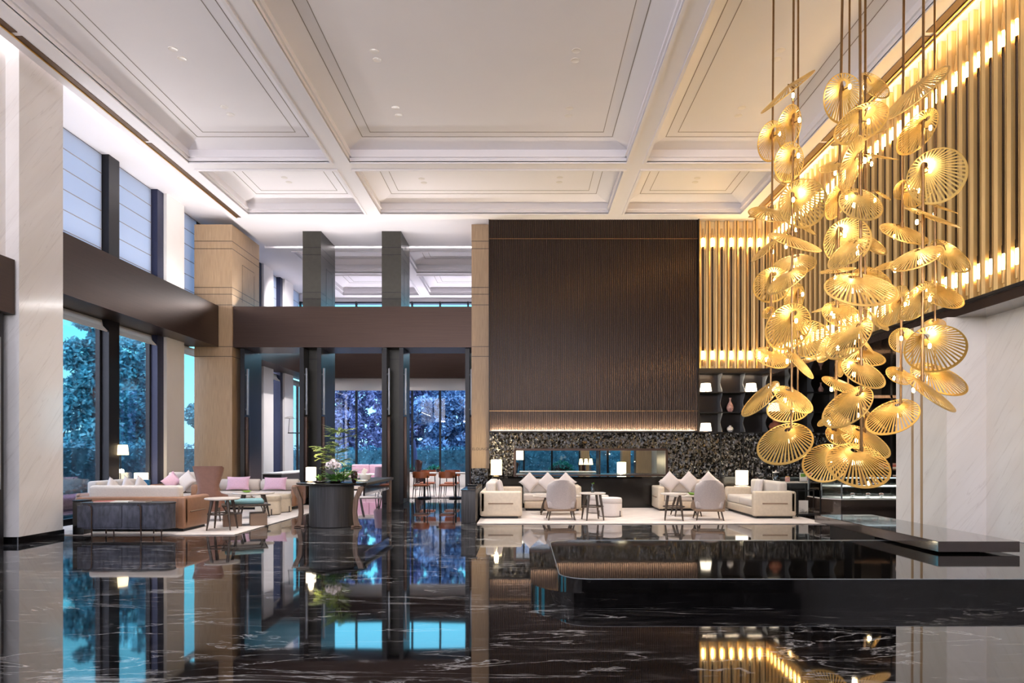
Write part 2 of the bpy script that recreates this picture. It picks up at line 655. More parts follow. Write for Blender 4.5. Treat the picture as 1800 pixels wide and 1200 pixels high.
# dusk: deep cyan over the garden, paler and brighter behind the entrance, added as hall fill
mr = N(nt, 'ShaderNodeMapRange')
mr.inputs['From Min'].default_value = -0.75
mr.inputs['From Max'].default_value = 0.1
nt.links.new(sep.outputs['Y'], mr.inputs['Value'])
east = ramp(nt, sep.outputs['Z'], [(0.0, (0.42, 0.80, 1.0)), (0.15, (0.16, 0.78, 1.0)), (0.6, (0.30, 0.55, 1.0))])
mixw = N(nt, 'ShaderNodeMix', data_type='RGBA')
nt.links.new(mr.outputs[0], mixw.inputs[0])
mixw.inputs[6].default_value = (2.15, 2.15, 2.5, 1)
nt.links.new(east, mixw.inputs[7])
nt.links.new(mixw.outputs[2], bg.inputs['Color'])
bg.inputs['Strength'].default_value = 2.6

# ================================================================== the shell
ZC = 7.98          # underside of the ceiling beams
XL, XR = -8.7, 6.8
fl = struct(MB().box(-13, 13, -6, 30, -0.2, 0.0).build('floor', 'floor_marble', smooth=False))


def coffer_grid(xb, yb, xout, yout, zc=ZC, rise=0.28, run=0.36, rise2=0.12):
    """ceiling of deep bays: flat beams, upright reveal, sloped border and inset panel"""
    mb = MB()
    bm = mb.bm
    top = zc + 0.75
    xs = sorted([xout[0]] + [v for p in xb for v in p] + [xout[1]])
    ys = sorted([yout[0]] + [v for p in yb for v in p] + [yout[1]])
    for (y0, y1) in zip(ys[0::2], ys[1::2]):
        if y1 - y0 > 1e-4:
            mb.box(xout[0], xout[1], y0, y1, zc, top)
    for (x0, x1) in zip(xs[0::2], xs[1::2]):
        for (y0, y1) in yb:
            if x1 - x0 > 1e-4:
                mb.box(x0, x1, y0, y1, zc, top)
    groove = MB()
    for (x0, x1) in xb:
        for (y0, y1) in yb:
            r0 = [(x0, y0), (x1, y0), (x1, y1), (x0, y1)]
            r1 = [(x0 + run, y0 + run), (x1 - run, y0 + run), (x1 - run, y1 - run), (x0 + run, y1 - run)]
            a = [bm.verts.new((x, y, zc + rise)) for x, y in r0]
            b = [bm.verts.new((x, y, zc + rise + rise2)) for x, y in r1]
            for i in range(4):
                j = (i + 1) % 4
                bm.faces.new((a[i], a[j], b[j], b[i]))
            bm.faces.new(b)
            # small step mouldings round the mouth of the bay and on the reveal
            for (e, h0, h1) in ((0.05, -0.03, 0.02), (0.04, 0.10, 0.14)):
                mb.box(x0 - (0.06 if h0 < 0 else 0), x1 + (0.06 if h0 < 0 else 0), y0 - (0.06 if h0 < 0 else 0), y0 + (0 if h0 < 0 else e), zc + h0, zc + h1)
                mb.box(x0 - (0.06 if h0 < 0 else 0), x1 + (0.06 if h0 < 0 else 0), y1 - (0 if h0 < 0 else e), y1 + (0.06 if h0 < 0 else 0), zc + h0, zc + h1)
                mb.box(x0 - (0.06 if h0 < 0 else 0), x0 + (0 if h0 < 0 else e), y0, y1, zc + h0, zc + h1)
                mb.box(x1 - (0 if h0 < 0 else e), x1 + (0.06 if h0 < 0 else 0), y0, y1, zc + h0, zc + h1)
            # shadow line in the panel
            zi = zc + rise + rise2
            for ins, wd in ((0.0, 0.014), (0.22, 0.012)):
                X0, X1, Y0, Y1 = x0 + run + ins, x1 - run - ins, y0 + run + ins, y1 - run - ins
                for bx in ((X0, X1, Y0, Y0 + wd), (X0, X1, Y1 - wd, Y1), (X0, X0 + wd, Y0 + wd, Y1 - wd), (X1 - wd, X1, Y0 + wd, Y1 - wd)):
                    groove.box(*bx, zi - 0.006, zi + 0.004)
    return mb, groove


XBAYS = [(-7.5, -4.33), (-3.89, 2.31), (2.75, 5.92)]
YBAYS = [(-4.5, -1.0), (-0.5, 6.9), (7.4, 15.3), (15.74, 18.6)]
cb, gb = coffer_grid(XBAYS, YBAYS, (-8.14, 6.45), (-6, 21.6))
ce = struct(cb.build('ceiling', 'ceiling_paint', smooth=False, weld=False))
gb.build('shadow_line', 'groove', ce, smooth=False)
# lower rim under the doorway screen, and the lounge ceiling beyond it
LX = [(-7.5, -4.33), (-3.89, 2.31), (2.75, 7.5)]
lb, lg = coffer_grid(LX, [(22.3, 24.9), (25.3, 28.4)], (-8.3, 10.5), (21.9, 29.2), zc=8.02)
lc = struct(lb.build('ceiling_lounge', 'ceiling_paint', smooth=False, weld=False))
lg.build('shadow_line', 'groove', lc, smooth=False)
# side soffits above the windows (set higher than the ceiling edge: the light cove)
struct(MB().box(-10.2, -7.9, -6, 29.4, 8.22, 8.6).build('ceiling_cove_left', 'ceiling_paint', smooth=False))
struct(MB().box(6.2, 13, -6, 21.6, 8.34, 8.7).build('ceiling_cove_right', 'ceiling_paint', smooth=False))
struct(MB().box(-9.7, 11, 29.05, 29.5, 7.82, 8.7).build('ceiling_edge_lounge', 'ceiling_paint', smooth=False))
struct(MB().box(-8.14, 6.45, 21.6, 21.9, 8.3, 8.7).build('ceiling_gap_lounge', 'ceiling_paint', smooth=False))

# linear air slots along both long edges of the ceiling
for nm, x0, x1 in (('trim_1', -7.93, -7.82), ('trim_2', 6.22, 6.36)):
    m = MB()
    for y0, y1 in ((-3, 2.9), (3.0, 6.9), (7.0, 10.55), (10.65, 14.25), (14.35, 18.9)):
        m.box(x0, x1, y0, y1, ZC - 0.012, ZC + 0.01)
    t = struct(m.build(nm, 'grille_brown', smooth=False))
    b = MB()
    xe = x0 - 0.015 if x0 < 0 else x1 + 0.005
    b.box(xe, xe + 0.022, -3, 18.9, ZC - 0.03, ZC + 0.01)
    b.build('brass_edge', 'brass_trim', t, smooth=False)

# ------------------------------------------------------------------ left side
# marble pier by the entrance
pier = struct(MB().box(-9.9, -8.2, 11.1, 12.16, 0.11, 8.3).build('column', 'marble', smooth=False))
struct(MB().box(-9.9, -8.19, 11.07, 12.18, 0, 0.11).build('baseboard_left', 'skirting_black', smooth=False))
wl = struct(MB().box(-9.9, -8.42, -6, 11.1, 4.5, 8.3).build('wall_left', 'marble', smooth=False))
struct(MB().box(-9.9, -8.24, -6, 11.06, 3.72, 4.6).build('beam', 'bronze_panel', smooth=False))
# dark entrance door under it, opened back against the pier
dm = MB()
dm.box(-9.0, -8.36, 10.86, 10.98, 0, 3.72)
dm.box(-8.42, -8.30, 10.2, 10.3, 0, 3.72).box(-8.42, -8.30, 8.6, 8.7, 0, 3.72).box(-8.42, -8.30, 8.6, 10.3, 0, 0.12)
d1 = struct(dm.build('door_1', 'frame_black', smooth=False))
MB().tube([(-8.25, 10.75, 0.9), (-8.25, 10.75, 3.3)], 0.018).tube([(-8.25, 10.75, 1.0), (-8.36, 10.9, 1.0)], 0.01).tube([(-8.25, 10.75, 3.2), (-8.36, 10.9, 3.2)], 0.01).build('handle', 'pole_grey', d1)
MB().box(-8.38, -8.36, 8.7, 10.2, 0.12, 3.72).build('glass', 'window_glass', d1, smooth=False)
struct(MB().box(-9.9, -8.5, -6, 8.6, 0, 3.72).build('wall_entrance', 'marble', smooth=False))

# bronze beam over the lower windows, running to the timber pier
struct(MB().box(-9.62, XL, 12.16, 19.48, 4.48, 5.65).build('beam', 'bronze_panel', smooth=False))
struct(MB().box(-9.62, XL, 21.5, 29.2, 4.55, 5.65).build('beam', 'bronze_panel', smooth=False))
# fins, plaster piers and frames of the window wall
XG = -9.6


def left_window(n, y0, y1, fin=True):
    """one bay of the window wall, lower and upper lights"""
    m = MB()
    for z0, z1 in ((0, 4.48), (5.65, 8.22)):
        m.box(XG - 0.05, XG + 0.05, y0, y0 + 0.06, z0, z1).box(XG - 0.05, XG + 0.05, y1 - 0.06, y1, z0, z1)
        m.box(XG - 0.05, XG + 0.05, y0, y1, z0, z0 + 0.08).box(XG - 0.05, XG + 0.05, y0, y1, z1 - 0.06, z1)
    wdw = struct(m.build('window_%d' % n, 'frame_black', smooth=False))
    MB().box(XG - 0.008, XG + 0.008, y0 + 0.05, y1 - 0.05, 0.08, 4.44).build('glass', 'window_glass', wdw, smooth=False)
    MB().box(XG - 0.008, XG + 0.008, y0 + 0.05, y1 - 0.05, 5.7, 8.17).build('glass', 'window_glass', wdw, smooth=False)
    return wdw


left_window(1, 12.16, 15.45)
left_window(2, 15.85, 17.5)
left_window(3, 18.72, 20.6)
left_window(4, 21.5, 24.3)
left_window(5, 25.4, 26.5)
left_window(6, 27.6, 29.05)
for (y0, y1, mt, xo) in ((15.45, 15.85, 'frame_black', 0.03), (17.5, 17.8, 'frame_bluelit', 0.03), (24.3, 24.45, 'frame_bluelit', 0.35), (26.35, 26.6, 'frame_bluelit', 0.35)):
    struct(MB().box(XG - xo, XG + 0.22, y0, y1, 0, 8.22).build('trim_fin', mt, smooth=False))
for (y0, y1) in ((17.8, 18.72), (24.45, 25.4), (26.6, 27.6)):
    struct(MB().box(XG - 0.06, XG + 0.3, y0, y1, 0, 8.22).build('column', 'plaster', smooth=False))


def roman_blind(y0, y1, z0, z1, x, label, group, folded):
    t = thing('roman_blind', label, 'blind', (x, (y0 + y1) / 2, z0), 0, group)
    L = (y1 - y0) / 2
    h = z1 - z0
    m = MB()
    if folded:
        prof = [(0, h), (0.02, h * 0.5), (0.13, 0.0), (0.15, 0.02), (0.04, h * 0.5), (0.012, h)]
    else:
        prof = [(0, 0), (0.006, 0), (0.006, h), (0, h)]
    m.prism(prof, -L, L, 'y')
    m.build('cloth', 'blind_lower' if folded else 'blind_upper', t, smooth=False)
    if not folded:
        b = MB()
        for k in range(1, 6):
            zz = h * k / 6
            b.box(0.006, 0.013, -L, L, zz - 0.008, zz + 0.008)
        b.build('fold_rod', 'groove', t, smooth=False)
    return t


place = ['nearest the marble pier', 'between the two dark window fins', 'narrow, beside the timber pier', 'first beyond the timber pier', 'second beyond the timber pier', 'last, in the far corner']
for i, (y0, y1) in enumerate(((12.3, 15.43), (15.87, 17.48), (18.74, 19.9), (21.6, 24.28), (25.42, 26.33), (27.62, 29.0))):
    roman_blind(y0, y1, 5.66, 8.2, XG + 0.06, 'lowered white roman blind over an upper window, ' + place[i], 'lowered upper blinds', False)
    roman_blind(y0, y1, 4.2, 4.47, XG + 0.06, 'raised cream roman blind under the bronze beam, ' + place[i], 'raised lower blinds', True)

struct(MB().box(-11.4, -11.1, 26.6, 29.5, -0.15, 5.2).build('wall_garden', 'plaster', smooth=False))
# timber-look stone piers of the portal, with their joint lines
JZ = [7.50, 7.285, 6.18, 5.985, 5.68, 4.49, 4.21]


def pier_of(name, x0, x1, y0, y1, mat, z1=ZC, joints=JZ, panel=True):
    c = struct(MB().box(x0, x1, y0, y1, 0, z1).build(name, mat, smooth=False))
    j = MB()
    for z in joints:
        j.box(x0 - 0.003, x1 + 0.003, y0 - 0.003, y1 + 0.003, z - 0.008, z + 0.008)
    if panel:       # inlaid panel outline on the flank
        ym0, ym1 = y0 + 0.35 * (y1 - y0), y1 - 0.2 * (y1 - y0)
        for ya, yb, za, zb in ((ym0, ym1, 7.0, 7.015), (ym0, ym0 + 0.015, 5.9, 7.0), (ym1 - 0.015, ym1, 5.7, 6.9)):
            j.box(x1 - 0.01, x1 + 0.003, ya, yb, za, zb)
    j.build('joint_line', 'leg_wood' if mat == 'stone_wood' else 'frame_black', c, smooth=False)
    return c


pier_of('column', -9.40, -8.32, 19.5, 21.5, 'stone_wood')
pier_of('column', -1.48, -0.965, 19.5, 21.2, 'stone_wood')
# bronze beam of the portal
struct(MB().box(-8.32, -1.48, 19.56, 20.8, 4.48, 5.65).build('beam', 'bronze_panel', smooth=False))
struct(MB().box(-8.7, 11, 28.4, 29.0, 4.55, 5.65).build('beam', 'bronze_panel', smooth=False))
# dark columns standing through it
pier_of('column', -6.5, -5.96, 20.1, 21.6, 'column_metal', panel=True)
pier_of('column', -4.17, -3.60, 20.1, 21.6, 'column_metal', panel=True)

# tall pivot doors folded back along the columns
DOORS = [(-8.12, 19.75, 21.05), (-6.36, 19.6, 20.05), (-5.86, 19.6, 20.9), (-3.98, 19.6, 20.05), (-3.50, 19.6, 20.75), (-1.62, 19.75, 20.9)]
for i, (x, y0, y1) in enumerate(DOORS):
    m = MB().box(x - 0.045, x + 0.045, y0, y1, 0.01, 4.47)
    d = struct(m.build('door_%d' % (i + 2), 'door_metal', smooth=False))
    hx = x + 0.10
    b = MB().rbox(hx - 0.03, hx + 0.03, y0 + 0.08, y0 + 0.16, 2.55, 3.9, 0.012)
    b.box(x + 0.04, hx, y0 + 0.1, y0 + 0.14, 2.7, 2.74).box(x + 0.04, hx, y0 + 0.1, y0 + 0.14, 3.7, 3.74)
    b.build('handle', 'pole_grey', d)
    b = MB().rbox(hx - 0.05, hx + 0.05, y0 + 0.02, y0 + 0.2, 0.15, 2.5, 0.015)
    b.box(x + 0.04, hx, y0 + 0.05, y0 + 0.1, 0.4, 0.5).box(x + 0.04, hx, y0 + 0.05, y0 + 0.1, 2.1, 2.2)
    b.build('handle', 'bronze_panel', d)
    fr = MB().box(x - 0.06, x + 0.06, y0 - 0.02, y0 + 0.02, 0.01, 4.47)
    fr.build('edge_strip', 'frame_black', d, smooth=False)

# ------------------------------------------------------------------ far lounge window wall
YF = 29.0
pitch = 1.184
mx0 = -7.08 - 2 * pitch
m = MB()
k = 0
for z0, z1 in ((0.0, 4.55), (5.65, 7.84)):
    x = mx0
    while x < 11:
        m.box(x - 0.035, x + 0.035, YF - 0.12, YF + 0.05, z0, z1)
        x += pitch
    m.box(mx0, 11, YF - 0.06, YF + 0.05, z1 - 0.05, z1)
    m.box(mx0, 11, YF - 0.06, YF + 0.05, z0, z0 + 0.06)
wf = struct(m.build('window_7', 'frame_black', smooth=False))
MB().box(mx0, 11, YF - 0.005, YF + 0.005, 0.02, 4.53).build('glass', 'window_glass', wf, smooth=False)
MB().box(mx0, 11, YF - 0.005, YF + 0.005, 5.66, 7.82).build('glass', 'window_glass', wf, smooth=False)
struct(MB().box(-8.6, -1.2, 28.2, 28.85, 0, 0.62).build('sill', 'white_enamel', smooth=False))
tb = tag(MB().box(-7.9, 10, 28.60, 28.64, 4.05, 4.56).build('roller_blind', 'blind_lower', smooth=False), 'long raised white blind along the far lounge windows', 'blind')
struct(MB().box(9.4, 9.6, 19.6, 29.2, 0, 8.2).build('wall_right_lounge', 'plaster', smooth=False))

# ------------------------------------------------------------------ fireplace wall
YP = 19.05
XP0, XP1 = -0.955, 4.88
OX0, OX1, OZ0, OZ1 = -0.24, 4.0, 0.83, 1.55
m = MB()
m.box(XP0, OX0, YP + 0.03, 20.3, 0, 2.03).box(OX1, XP1, YP + 0.03, 20.3, 0, 2.03)
m.box(OX0, OX1, YP + 0.03, 20.3, 0, OZ0).box(OX0, OX1, YP + 0.03, 20.3, OZ1, 2.03)
fw = struct(m.build('wall_fireplace', 'split_stone', smooth=False))
m = MB()
for a in ((OX0 - 0.03, OX0 + 0.03, OZ0, OZ1), (OX1 - 0.03, OX1 + 0.03, OZ0, OZ1), (OX0, OX1, OZ1 - 0.03, OZ1 + 0.03), (OX0, OX1, OZ0 - 0.02, OZ0 + 0.02), (2.14, 2.2, OZ0, OZ1)):
    m.box(a[0], a[1], YP - 0.005, 20.32, a[2], a[3]) if a[0] != 2.14 else m.box(2.14, 2.18, YP + 0.25, 20.1, OZ0, OZ1)
struct(m.build('trim_hearth', 'bronze_panel', smooth=False))
struct(MB().box(-0.2, 3.96, 19.2, 19.212, 0.85, 1.52).build('window_8', 'case_glass', smooth=False))
struct(MB().box(XP0, XP1, YP + 0.3, 21.2, 2.03, 8.0).build('wall_upper_hearth', 'plaster', smooth=False))
struct(MB().box(4.88, 9.5, 19.62, 21.2, 0, 8.3).build('wall_back', 'bronze_dark', smooth=False))

# big ribbed bronze screen hung over the hearth
t = thing('ribbed_wall_screen', 'tall dark bronze screen of fine vertical ribs above the stone hearth', 'wall screen', (0, YP, 0))
MB().box(XP0, XP1, 0.06, 0.25, 2.07, ZC).build('backing', 'bronze_dark', t, smooth=False)
m = MB()
n_r = 111
for i in range(n_r):
    xc = XP0 + (i + 0.5) * (XP1 - XP0) / n_r
    r = 0.0185
    pts = [(xc + r * math.cos(a), 0.06 - 1.35 * r * math.sin(a)) for a in [PI * k / 6 for k in range(7)]]
    m.prism(pts, 2.09, ZC, 'z')
m.build('rib', 'bronze_slat', t, angle=60)
for z in (7.44, 2.63):
    MB().box(XP0, XP1, 0.026, 0.036, z - 0.007, z + 0.007).build('cross_rod', 'brass_rod', t, smooth=False)
m = MB().box(XP0 - 0.012, XP0, 0.0, 0.25, 2.05, ZC).box(XP1, XP1 + 0.03, -0.02, 0.25, 2.05, ZC)
m.build('edge_trim', 'bronze_dark', t, smooth=False)
m = MB().box(XP0, XP1, -0.06, 0.2, 2.03, 2.055).box(XP0, XP1, -0.075, -0.06, 2.03, 2.07)
m.build('light_tray', 'frame_black', t, smooth=False)
MB().box(XP0 + 0.02, XP1 - 0.02, -0.045, -0.02, 2.055, 2.066).build('light_strip', 'led_white', t, smooth=False)

# low counter running along the whole back wall
t = struct(MB().box(-0.78, 8.8, 18.02, 19.05, 0.0, 0.79).build('wall_counter', 'black_lacquer', smooth=False))
MB().box(-0.8, 8.8, 17.98, 19.07, 0.79, 0.83).build('top', 'black_stone', t, smooth=False)
# stone dado beyond the screen
struct(MB().box(4.91, 9.5, 19.2, 19.62, 0.8, 2.03).build('wall_dado', 'split_stone', smooth=False))
m = MB()
for k in range(7):
    x = 4.91 + 0.64 * k
    m.box(x - 0.012, x + 0.012, 19.18, 19.25, 0.83, 2.03)
struct(m.build('trim_dado', 'frame_black', smooth=False))
struct(MB().box(-1.05, -0.955, 18.3, 19.5, 0, 1.02).box(-1.48, -0.97, 19.28, 19.49, 0, 1.02).build('trim_3', 'split_stone', smooth=False))

# open shelving with wavy dividers
t = thing('display_shelving', 'dark open display shelving with wavy metal dividers beside the ribbed screen', 'shelves', (0, 19.1, 0))
XS = [4.93 + 0.64 * k for k in range(7)]
ZS = [2.03, 2.59, 3.15, 3.71]
MB().box(4.9, XS[-1] + 0.05, 0.44, 0.52, 2.03, 3.8).build('back_board', 'bronze_dark', t, smooth=False)
for z in ZS:
    MB().box(4.9, XS[-1] + 0.05, 0.0, 0.44, z - 0.015, z + 0.015).build('shelf', 'frame_black', t, smooth=False)
for zi, z in enumerate(ZS[:-1]):
    for k, x in enumerate(XS):
        pts = [(0.44, z + 0.015), (0.44, z + 0.545)]
        for s in range(9):
            f = s / 8
            pts.append((0.12 + 0.10 * math.sin((f - 0.25) * 2 * PI), z + 0.545 - 0.53 * f))
        MB().prism(pts, x - 0.008, x + 0.008, 'x').build('divider', 'pole_grey', t, smooth=False)
MB().box(4.86, 9.5, -0.02, 0.5, 3.725, 3.82).build('cornice', 'frame_black', t, smooth=False)

# ------------------------------------------------------------------ gold ribbed walls with tube lights
YB = 19.17
ZB = 3.82
MP = 0.2653
bk = MB().box(4.88, 7.2, YB + 0.14, YB + 0.3, ZB, 8.2)
struct(bk.build('wall_gold_back', 'frame_black', smooth=False))
struct(MB().box(XR + 0.14, XR + 0.4, -6, YB + 0.14, ZB, 8.22).build('wall_right', 'frame_black', smooth=False))


def gold_module(z1):
    """folded gold plank with a channel, local x across, local -y towards the room"""
    m = MB()
    w = MP
    m.box(-w / 2 + 0.012, w / 2 - 0.012, 0.10, 0.13, 0, z1)
    r = MB()
    for s in (-1, 1):
        xo, xi = s * (w / 2 - 0.012), s * (w / 2 - 0.062)
        a, b = min(xo, xi), max(xo, xi)
        r.prism([(a, 0.0) if s < 0 else (a, 0.025), (b, 0.025) if s < 0 else (b, 0.0), (b, 0.11), (a, 0.11)], 0.0, z1, 'z')
    return m, r


H1 = 8.2 - ZB
m, r = gold_module(H1)
plank = struct(m.build('trim_gold', 'gold_board', smooth=False))
r.build('rib', 'gold_rib', plank, smooth=False)


def tube_light():
    t = thing('wall_tube_light', 'x', 'wall light', (0, 0, 0))
    MB().lathe([(0.028, 0.50), (0.030, 0.52), (0.030, 0.62), (0.024, 0.63), (0.024, 3.32), (0.030, 3.33), (0.030, 3.43), (0.028, 3.45)], (0, 0.065, 0), 12).build('tube', 'tube_bronze', t)
    for z0, z1 in ((0.27, 0.50), (3.45, 3.68)):
        MB().lathe([(0.021, z0), (0.021, z1)], (0, 0.065, 0), 12).build('glow_end', 'led_warm', t)
    for z0, z1, r0, r1 in ((0.08, 0.27, 0.026, 0.036), (3.68, 3.95, 0.040, 0.020)):
        MB().lathe([(r0 * 0.9, z0), (r0, z0 + 0.005), (r1, z1), (r1 * 0.9, z1)], (0, 0.065, 0), 12).build('cup', 'gold_rib', t)
    return t


ORD = ['first', 'second', 'third', 'fourth', 'fifth', 'sixth', 'seventh', 'eighth', 'ninth', 'tenth', 'eleventh', 'twelfth', 'thirteenth', 'fourteenth', 'fifteenth', 'sixteenth', 'seventeenth', 'eighteenth', 'nineteenth', 'twentieth']
ORD += ['twenty-' + o for o in ORD[:9]] + ['thirtieth'] + ['thirty-' + o for o in ORD[:9]] + ['fortieth'] + ['forty-' + o for o in ORD[:9]]
tube0 = tube_light()
first = True
n_back = 7
for i in range(n_back):
    x = 4.93 + MP * (i + 0.5)
    lab = '%s bronze tube light on the gold back wall, counted from the ribbed screen' % ORD[i]
    if i == 0:
        plank.location = (x, YB, ZB)
        tube0.location = (x, YB, ZB)
        tube0['label'] = lab
        tube0['group'] = 'tube lights on the gold back wall'
    else:
        copy_tree(plank, (x, YB, ZB))
        copy_tree(tube0, (x, YB, ZB), 0, lab)
n_side = 50
for i in range(n_side):
    y = YB - MP * (i + 0.5)
    copy_tree(plank, (XR, y, ZB), -PI / 2)
    if i < 40:
        copy_tree(tube0, (XR, y, ZB), -PI / 2, '%s bronze tube light on the gold side wall, counted from the back corner' % ORD[i], group='tube lights on the gold side wall')
struct(MB().box(6.452, 6.475, -6, 19.1, ZC - 0.02, ZC + 0.09).build('trim_4', 'brass_trim', smooth=False))
# dark shelf edge below the gold ribs and the soffit over the bar
m = MB().box(4.9, XR + 0.02, YB - 0.03, YB + 0.3, ZB - 0.03, ZB - 0.002).box(XR - 0.02, XR + 0.5, -6, YB, ZB - 0.05, ZB - 0.002)
struct(m.build('trim_5', 'frame_black', smooth=False))
struct(MB().box(XR + 0.02, 13, -6, 19.6, 3.62, 3.77).build('ceiling_bar', 'slab_brown', smooth=False))
struct(MB().box(9.5, 13, 19.2, 19.6, 0, 3.7).build('wall_bar', 'bronze_dark', smooth=False))
struct(MB().box(12.8, 13, -6, 19.6, 0, 8.6).build('wall_bar_side', 'plaster', smooth=False))

# marble pier on the right: pilaster with two inlaid joints, then a stepped corner
m = MB()
m.box(6.7, 7.32, 10.8, 12.27, 0.06, 3.62)
m.box(7.32, 13, 10.85, 12.27, 0.06, 3.62)
pr = struct(m.build('column', 'marble_right', smooth=False))
m = MB()
for y in (11.45, 11.72):
    m.box(6.697, 6.72, y, y + 0.07, 0.06, 3.62)
m.build('inlay_strip', 'stone_wood', pr, smooth=False)
struct(MB().box(6.69, 13, 10.79, 12.28, 0, 0.06).build('baseboard_right', 'skirting_black', smooth=False))
struct(MB().box(7.32, 13, -6, 10.84, 0, 3.62).build('wall_right_lower', 'marble_right', smooth=False))

# entrance end of the hall behind the viewer: dark doors below, tall glazing above
m = MB()
for x in (-8.4, -5.6, -2.8, 0, 2.8, 5.6, 6.9):
    m.box(x - 0.06, x + 0.06, -5.9, -5.7, 4.2, 8.0)
wr = struct(m.build('window_9', 'frame_black', smooth=False))
struct(MB().box(-10, 13, -6.1, -5.9, 0, 4.2).build('wall_entrance', 'frame_black', smooth=False))
struct(MB().box(-10, 13, -5.9, -5.2, 4.0, 4.2).build('beam', 'bronze_panel', smooth=False))

# ================================================================== plinth and slab bench
def round_rect(x0, x1, y0, y1, r, n=10, corners=(1, 1, 1, 1)):
    pts = []
    for (cx, cy, a0, on) in ((x1 - r, y0 + r, -PI / 2, corners[1]), (x1 - r, y1 - r, 0, corners[2]), (x0 + r, y1 - r, PI / 2, corners[3]), (x0 + r, y0 + r, PI, corners[0])):
        for k in range(n + 1):
            a = a0 + PI / 2 * k / n
            pts.append((cx + r * math.cos(a), cy + r * math.sin(a)))
    return pts


t = thing('water_plinth', 'low black polished stone plinth with rounded corner and two steps on the marble floor', 'plinth', (0, 0, 0))
MB().prism(round_rect(0.08, 7.2, 6.55, 10.15, 0.62), 0.0, 0.135, 'z').build('lower_step', 'black_stone', t, angle=30)
MB().prism(round_rect(0.36, 6.95, 6.76, 9.75, 0.34), 0.135, 0.23, 'z').build('upper_step', 'black_stone', t, angle=30)
MB().tube([Vector((x, y, 0.232)) for x, y in round_rect(0.37, 6.94, 6.77, 9.74, 0.33)], 0.005, 6, True).build('edge_bead', 'pole_grey', t)
t = thing('slab_bench', 'long dark brown slab bench floating just above the black plinth', 'bench', (0, 0, 0))
MB().rbox(5.13, 6.14, 8.44, 12.03, 0.254, 0.387, 0.006, 2).build('slab', 'slab_brown', t, smooth=False)
MB().box(5.3, 5.95, 8.9, 9.6, 0.231, 0.255).build('foot', 'frame_black', t, smooth=False)
MB().box(5.3, 5.95, 10.3, 11.8, 0.0, 0.255).build('foot', 'frame_black', t, smooth=False)

# ================================================================== rugs
def rug(x0, x1, y0, y1, label):
    m = MB().rbox(x0, x1, y0, y1, 0.0, 0.018, 0.008, 2)
    return tag(m.build('rug', 'rug_pile', smooth=False), label, 'rug')


rug(-9.1, -5.17, 12.2, 18.9, 'pale patterned rug under the left seating group')
rug(-0.96, 6.3, 14.06, 17.95, 'pale patterned rug under the seating group before the hearth')
rug(-8.6, -0.9, 21.9, 28.1, 'pale carpet of the lounge beyond the doors')
RZ = 0.018


# ================================================================== furniture builders
def block_sofa(label, loc, rz, L, Dp, leather, fabric, arms=(1, 1), arm_h=0.60, back_h=0.80, seat_h=0.42, back=True, cushions=2, arm_w=0.17):
    """low box sofa: local x along, back on +y, front towards -y"""
    t = thing('sofa', label, 'sofa', loc, rz)
    MB().box(-L / 2 + 0.06, L / 2 - 0.06, -Dp / 2 + 0.08, Dp / 2 - 0.06, 0, 0.06).build('plinth', 'frame_black', t, smooth=False)
    MB().rbox(-L / 2 + 0.03, L / 2 - 0.03, -Dp / 2, Dp / 2, 0.06, 0.24, 0.03).build('base', leather, t)
    xa0 = -L / 2 + (arm_w if arms[0] else 0)
    xa1 = L / 2 - (arm_w if arms[1] else 0)
    for s, on in ((-1, arms[0]), (1, arms[1])):
        if on:
            x0, x1 = (-L / 2, -L / 2 + arm_w) if s < 0 else (L / 2 - arm_w, L / 2)
            a = MB().rbox(x0, x1, -Dp / 2 - 0.01, Dp / 2 + 0.01, 0.045, arm_h, 0.05, 4).build('armrest', leather, t)
            xo = x0 - 0.004 if s < 0 else x1 + 0.004
            MB().rbox(xo - 0.006, xo + 0.006, -Dp * 0.30, Dp * 0.30, arm_h * 0.53, arm_h * 0.53 + 0.026, 0.006, 2).build('slot', 'slot_brown', a)
    yb = Dp / 2
    if back:
        MB().rbox(-L / 2, L / 2, yb - 0.13, yb, 0.12, arm_h - 0.0, 0.04, 4).build('backrest', leather, t)
        n = cushions
        wd = (xa1 - xa0) / n
        for i in range(n):
            MB().rbox(xa0 + i * wd + 0.005, xa0 + (i + 1) * wd - 0.005, yb - 0.34, yb - 0.12, seat_h, back_h, 0.06, 4).build('back_cushion', fabric, t)
    n = cushions
    wd = (xa1 - xa0) / n
    for i in range(n):
        MB().rbox(xa0 + i * wd + 0.004, xa0 + (i + 1) * wd - 0.004, -Dp / 2 + 0.01, yb - (0.14 if back else 0.02), 0.24, seat_h, 0.045, 4).build('seat_cushion', fabric, t)
    return t


def throw_pillow(label, loc, size, mat, rx=-0.3, rz=0.0, diamond=False, group=None, w=None):
    w = w or size
    ext = size * 0.5 * (1.33 if diamond else 1.0)
    m = Matrix.Rotation(rz, 4, 'Z') @ Matrix.Rotation(rx, 4, 'X')
    if diamond:
        m = m @ Matrix.Rotation(PI / 4, 4, 'Y')
    o = MB().pillow(w, size, size * 0.3, m).build('throw_pillow', mat, None, loc, angle=60)
    return tag(o, label, 'pillow', group)


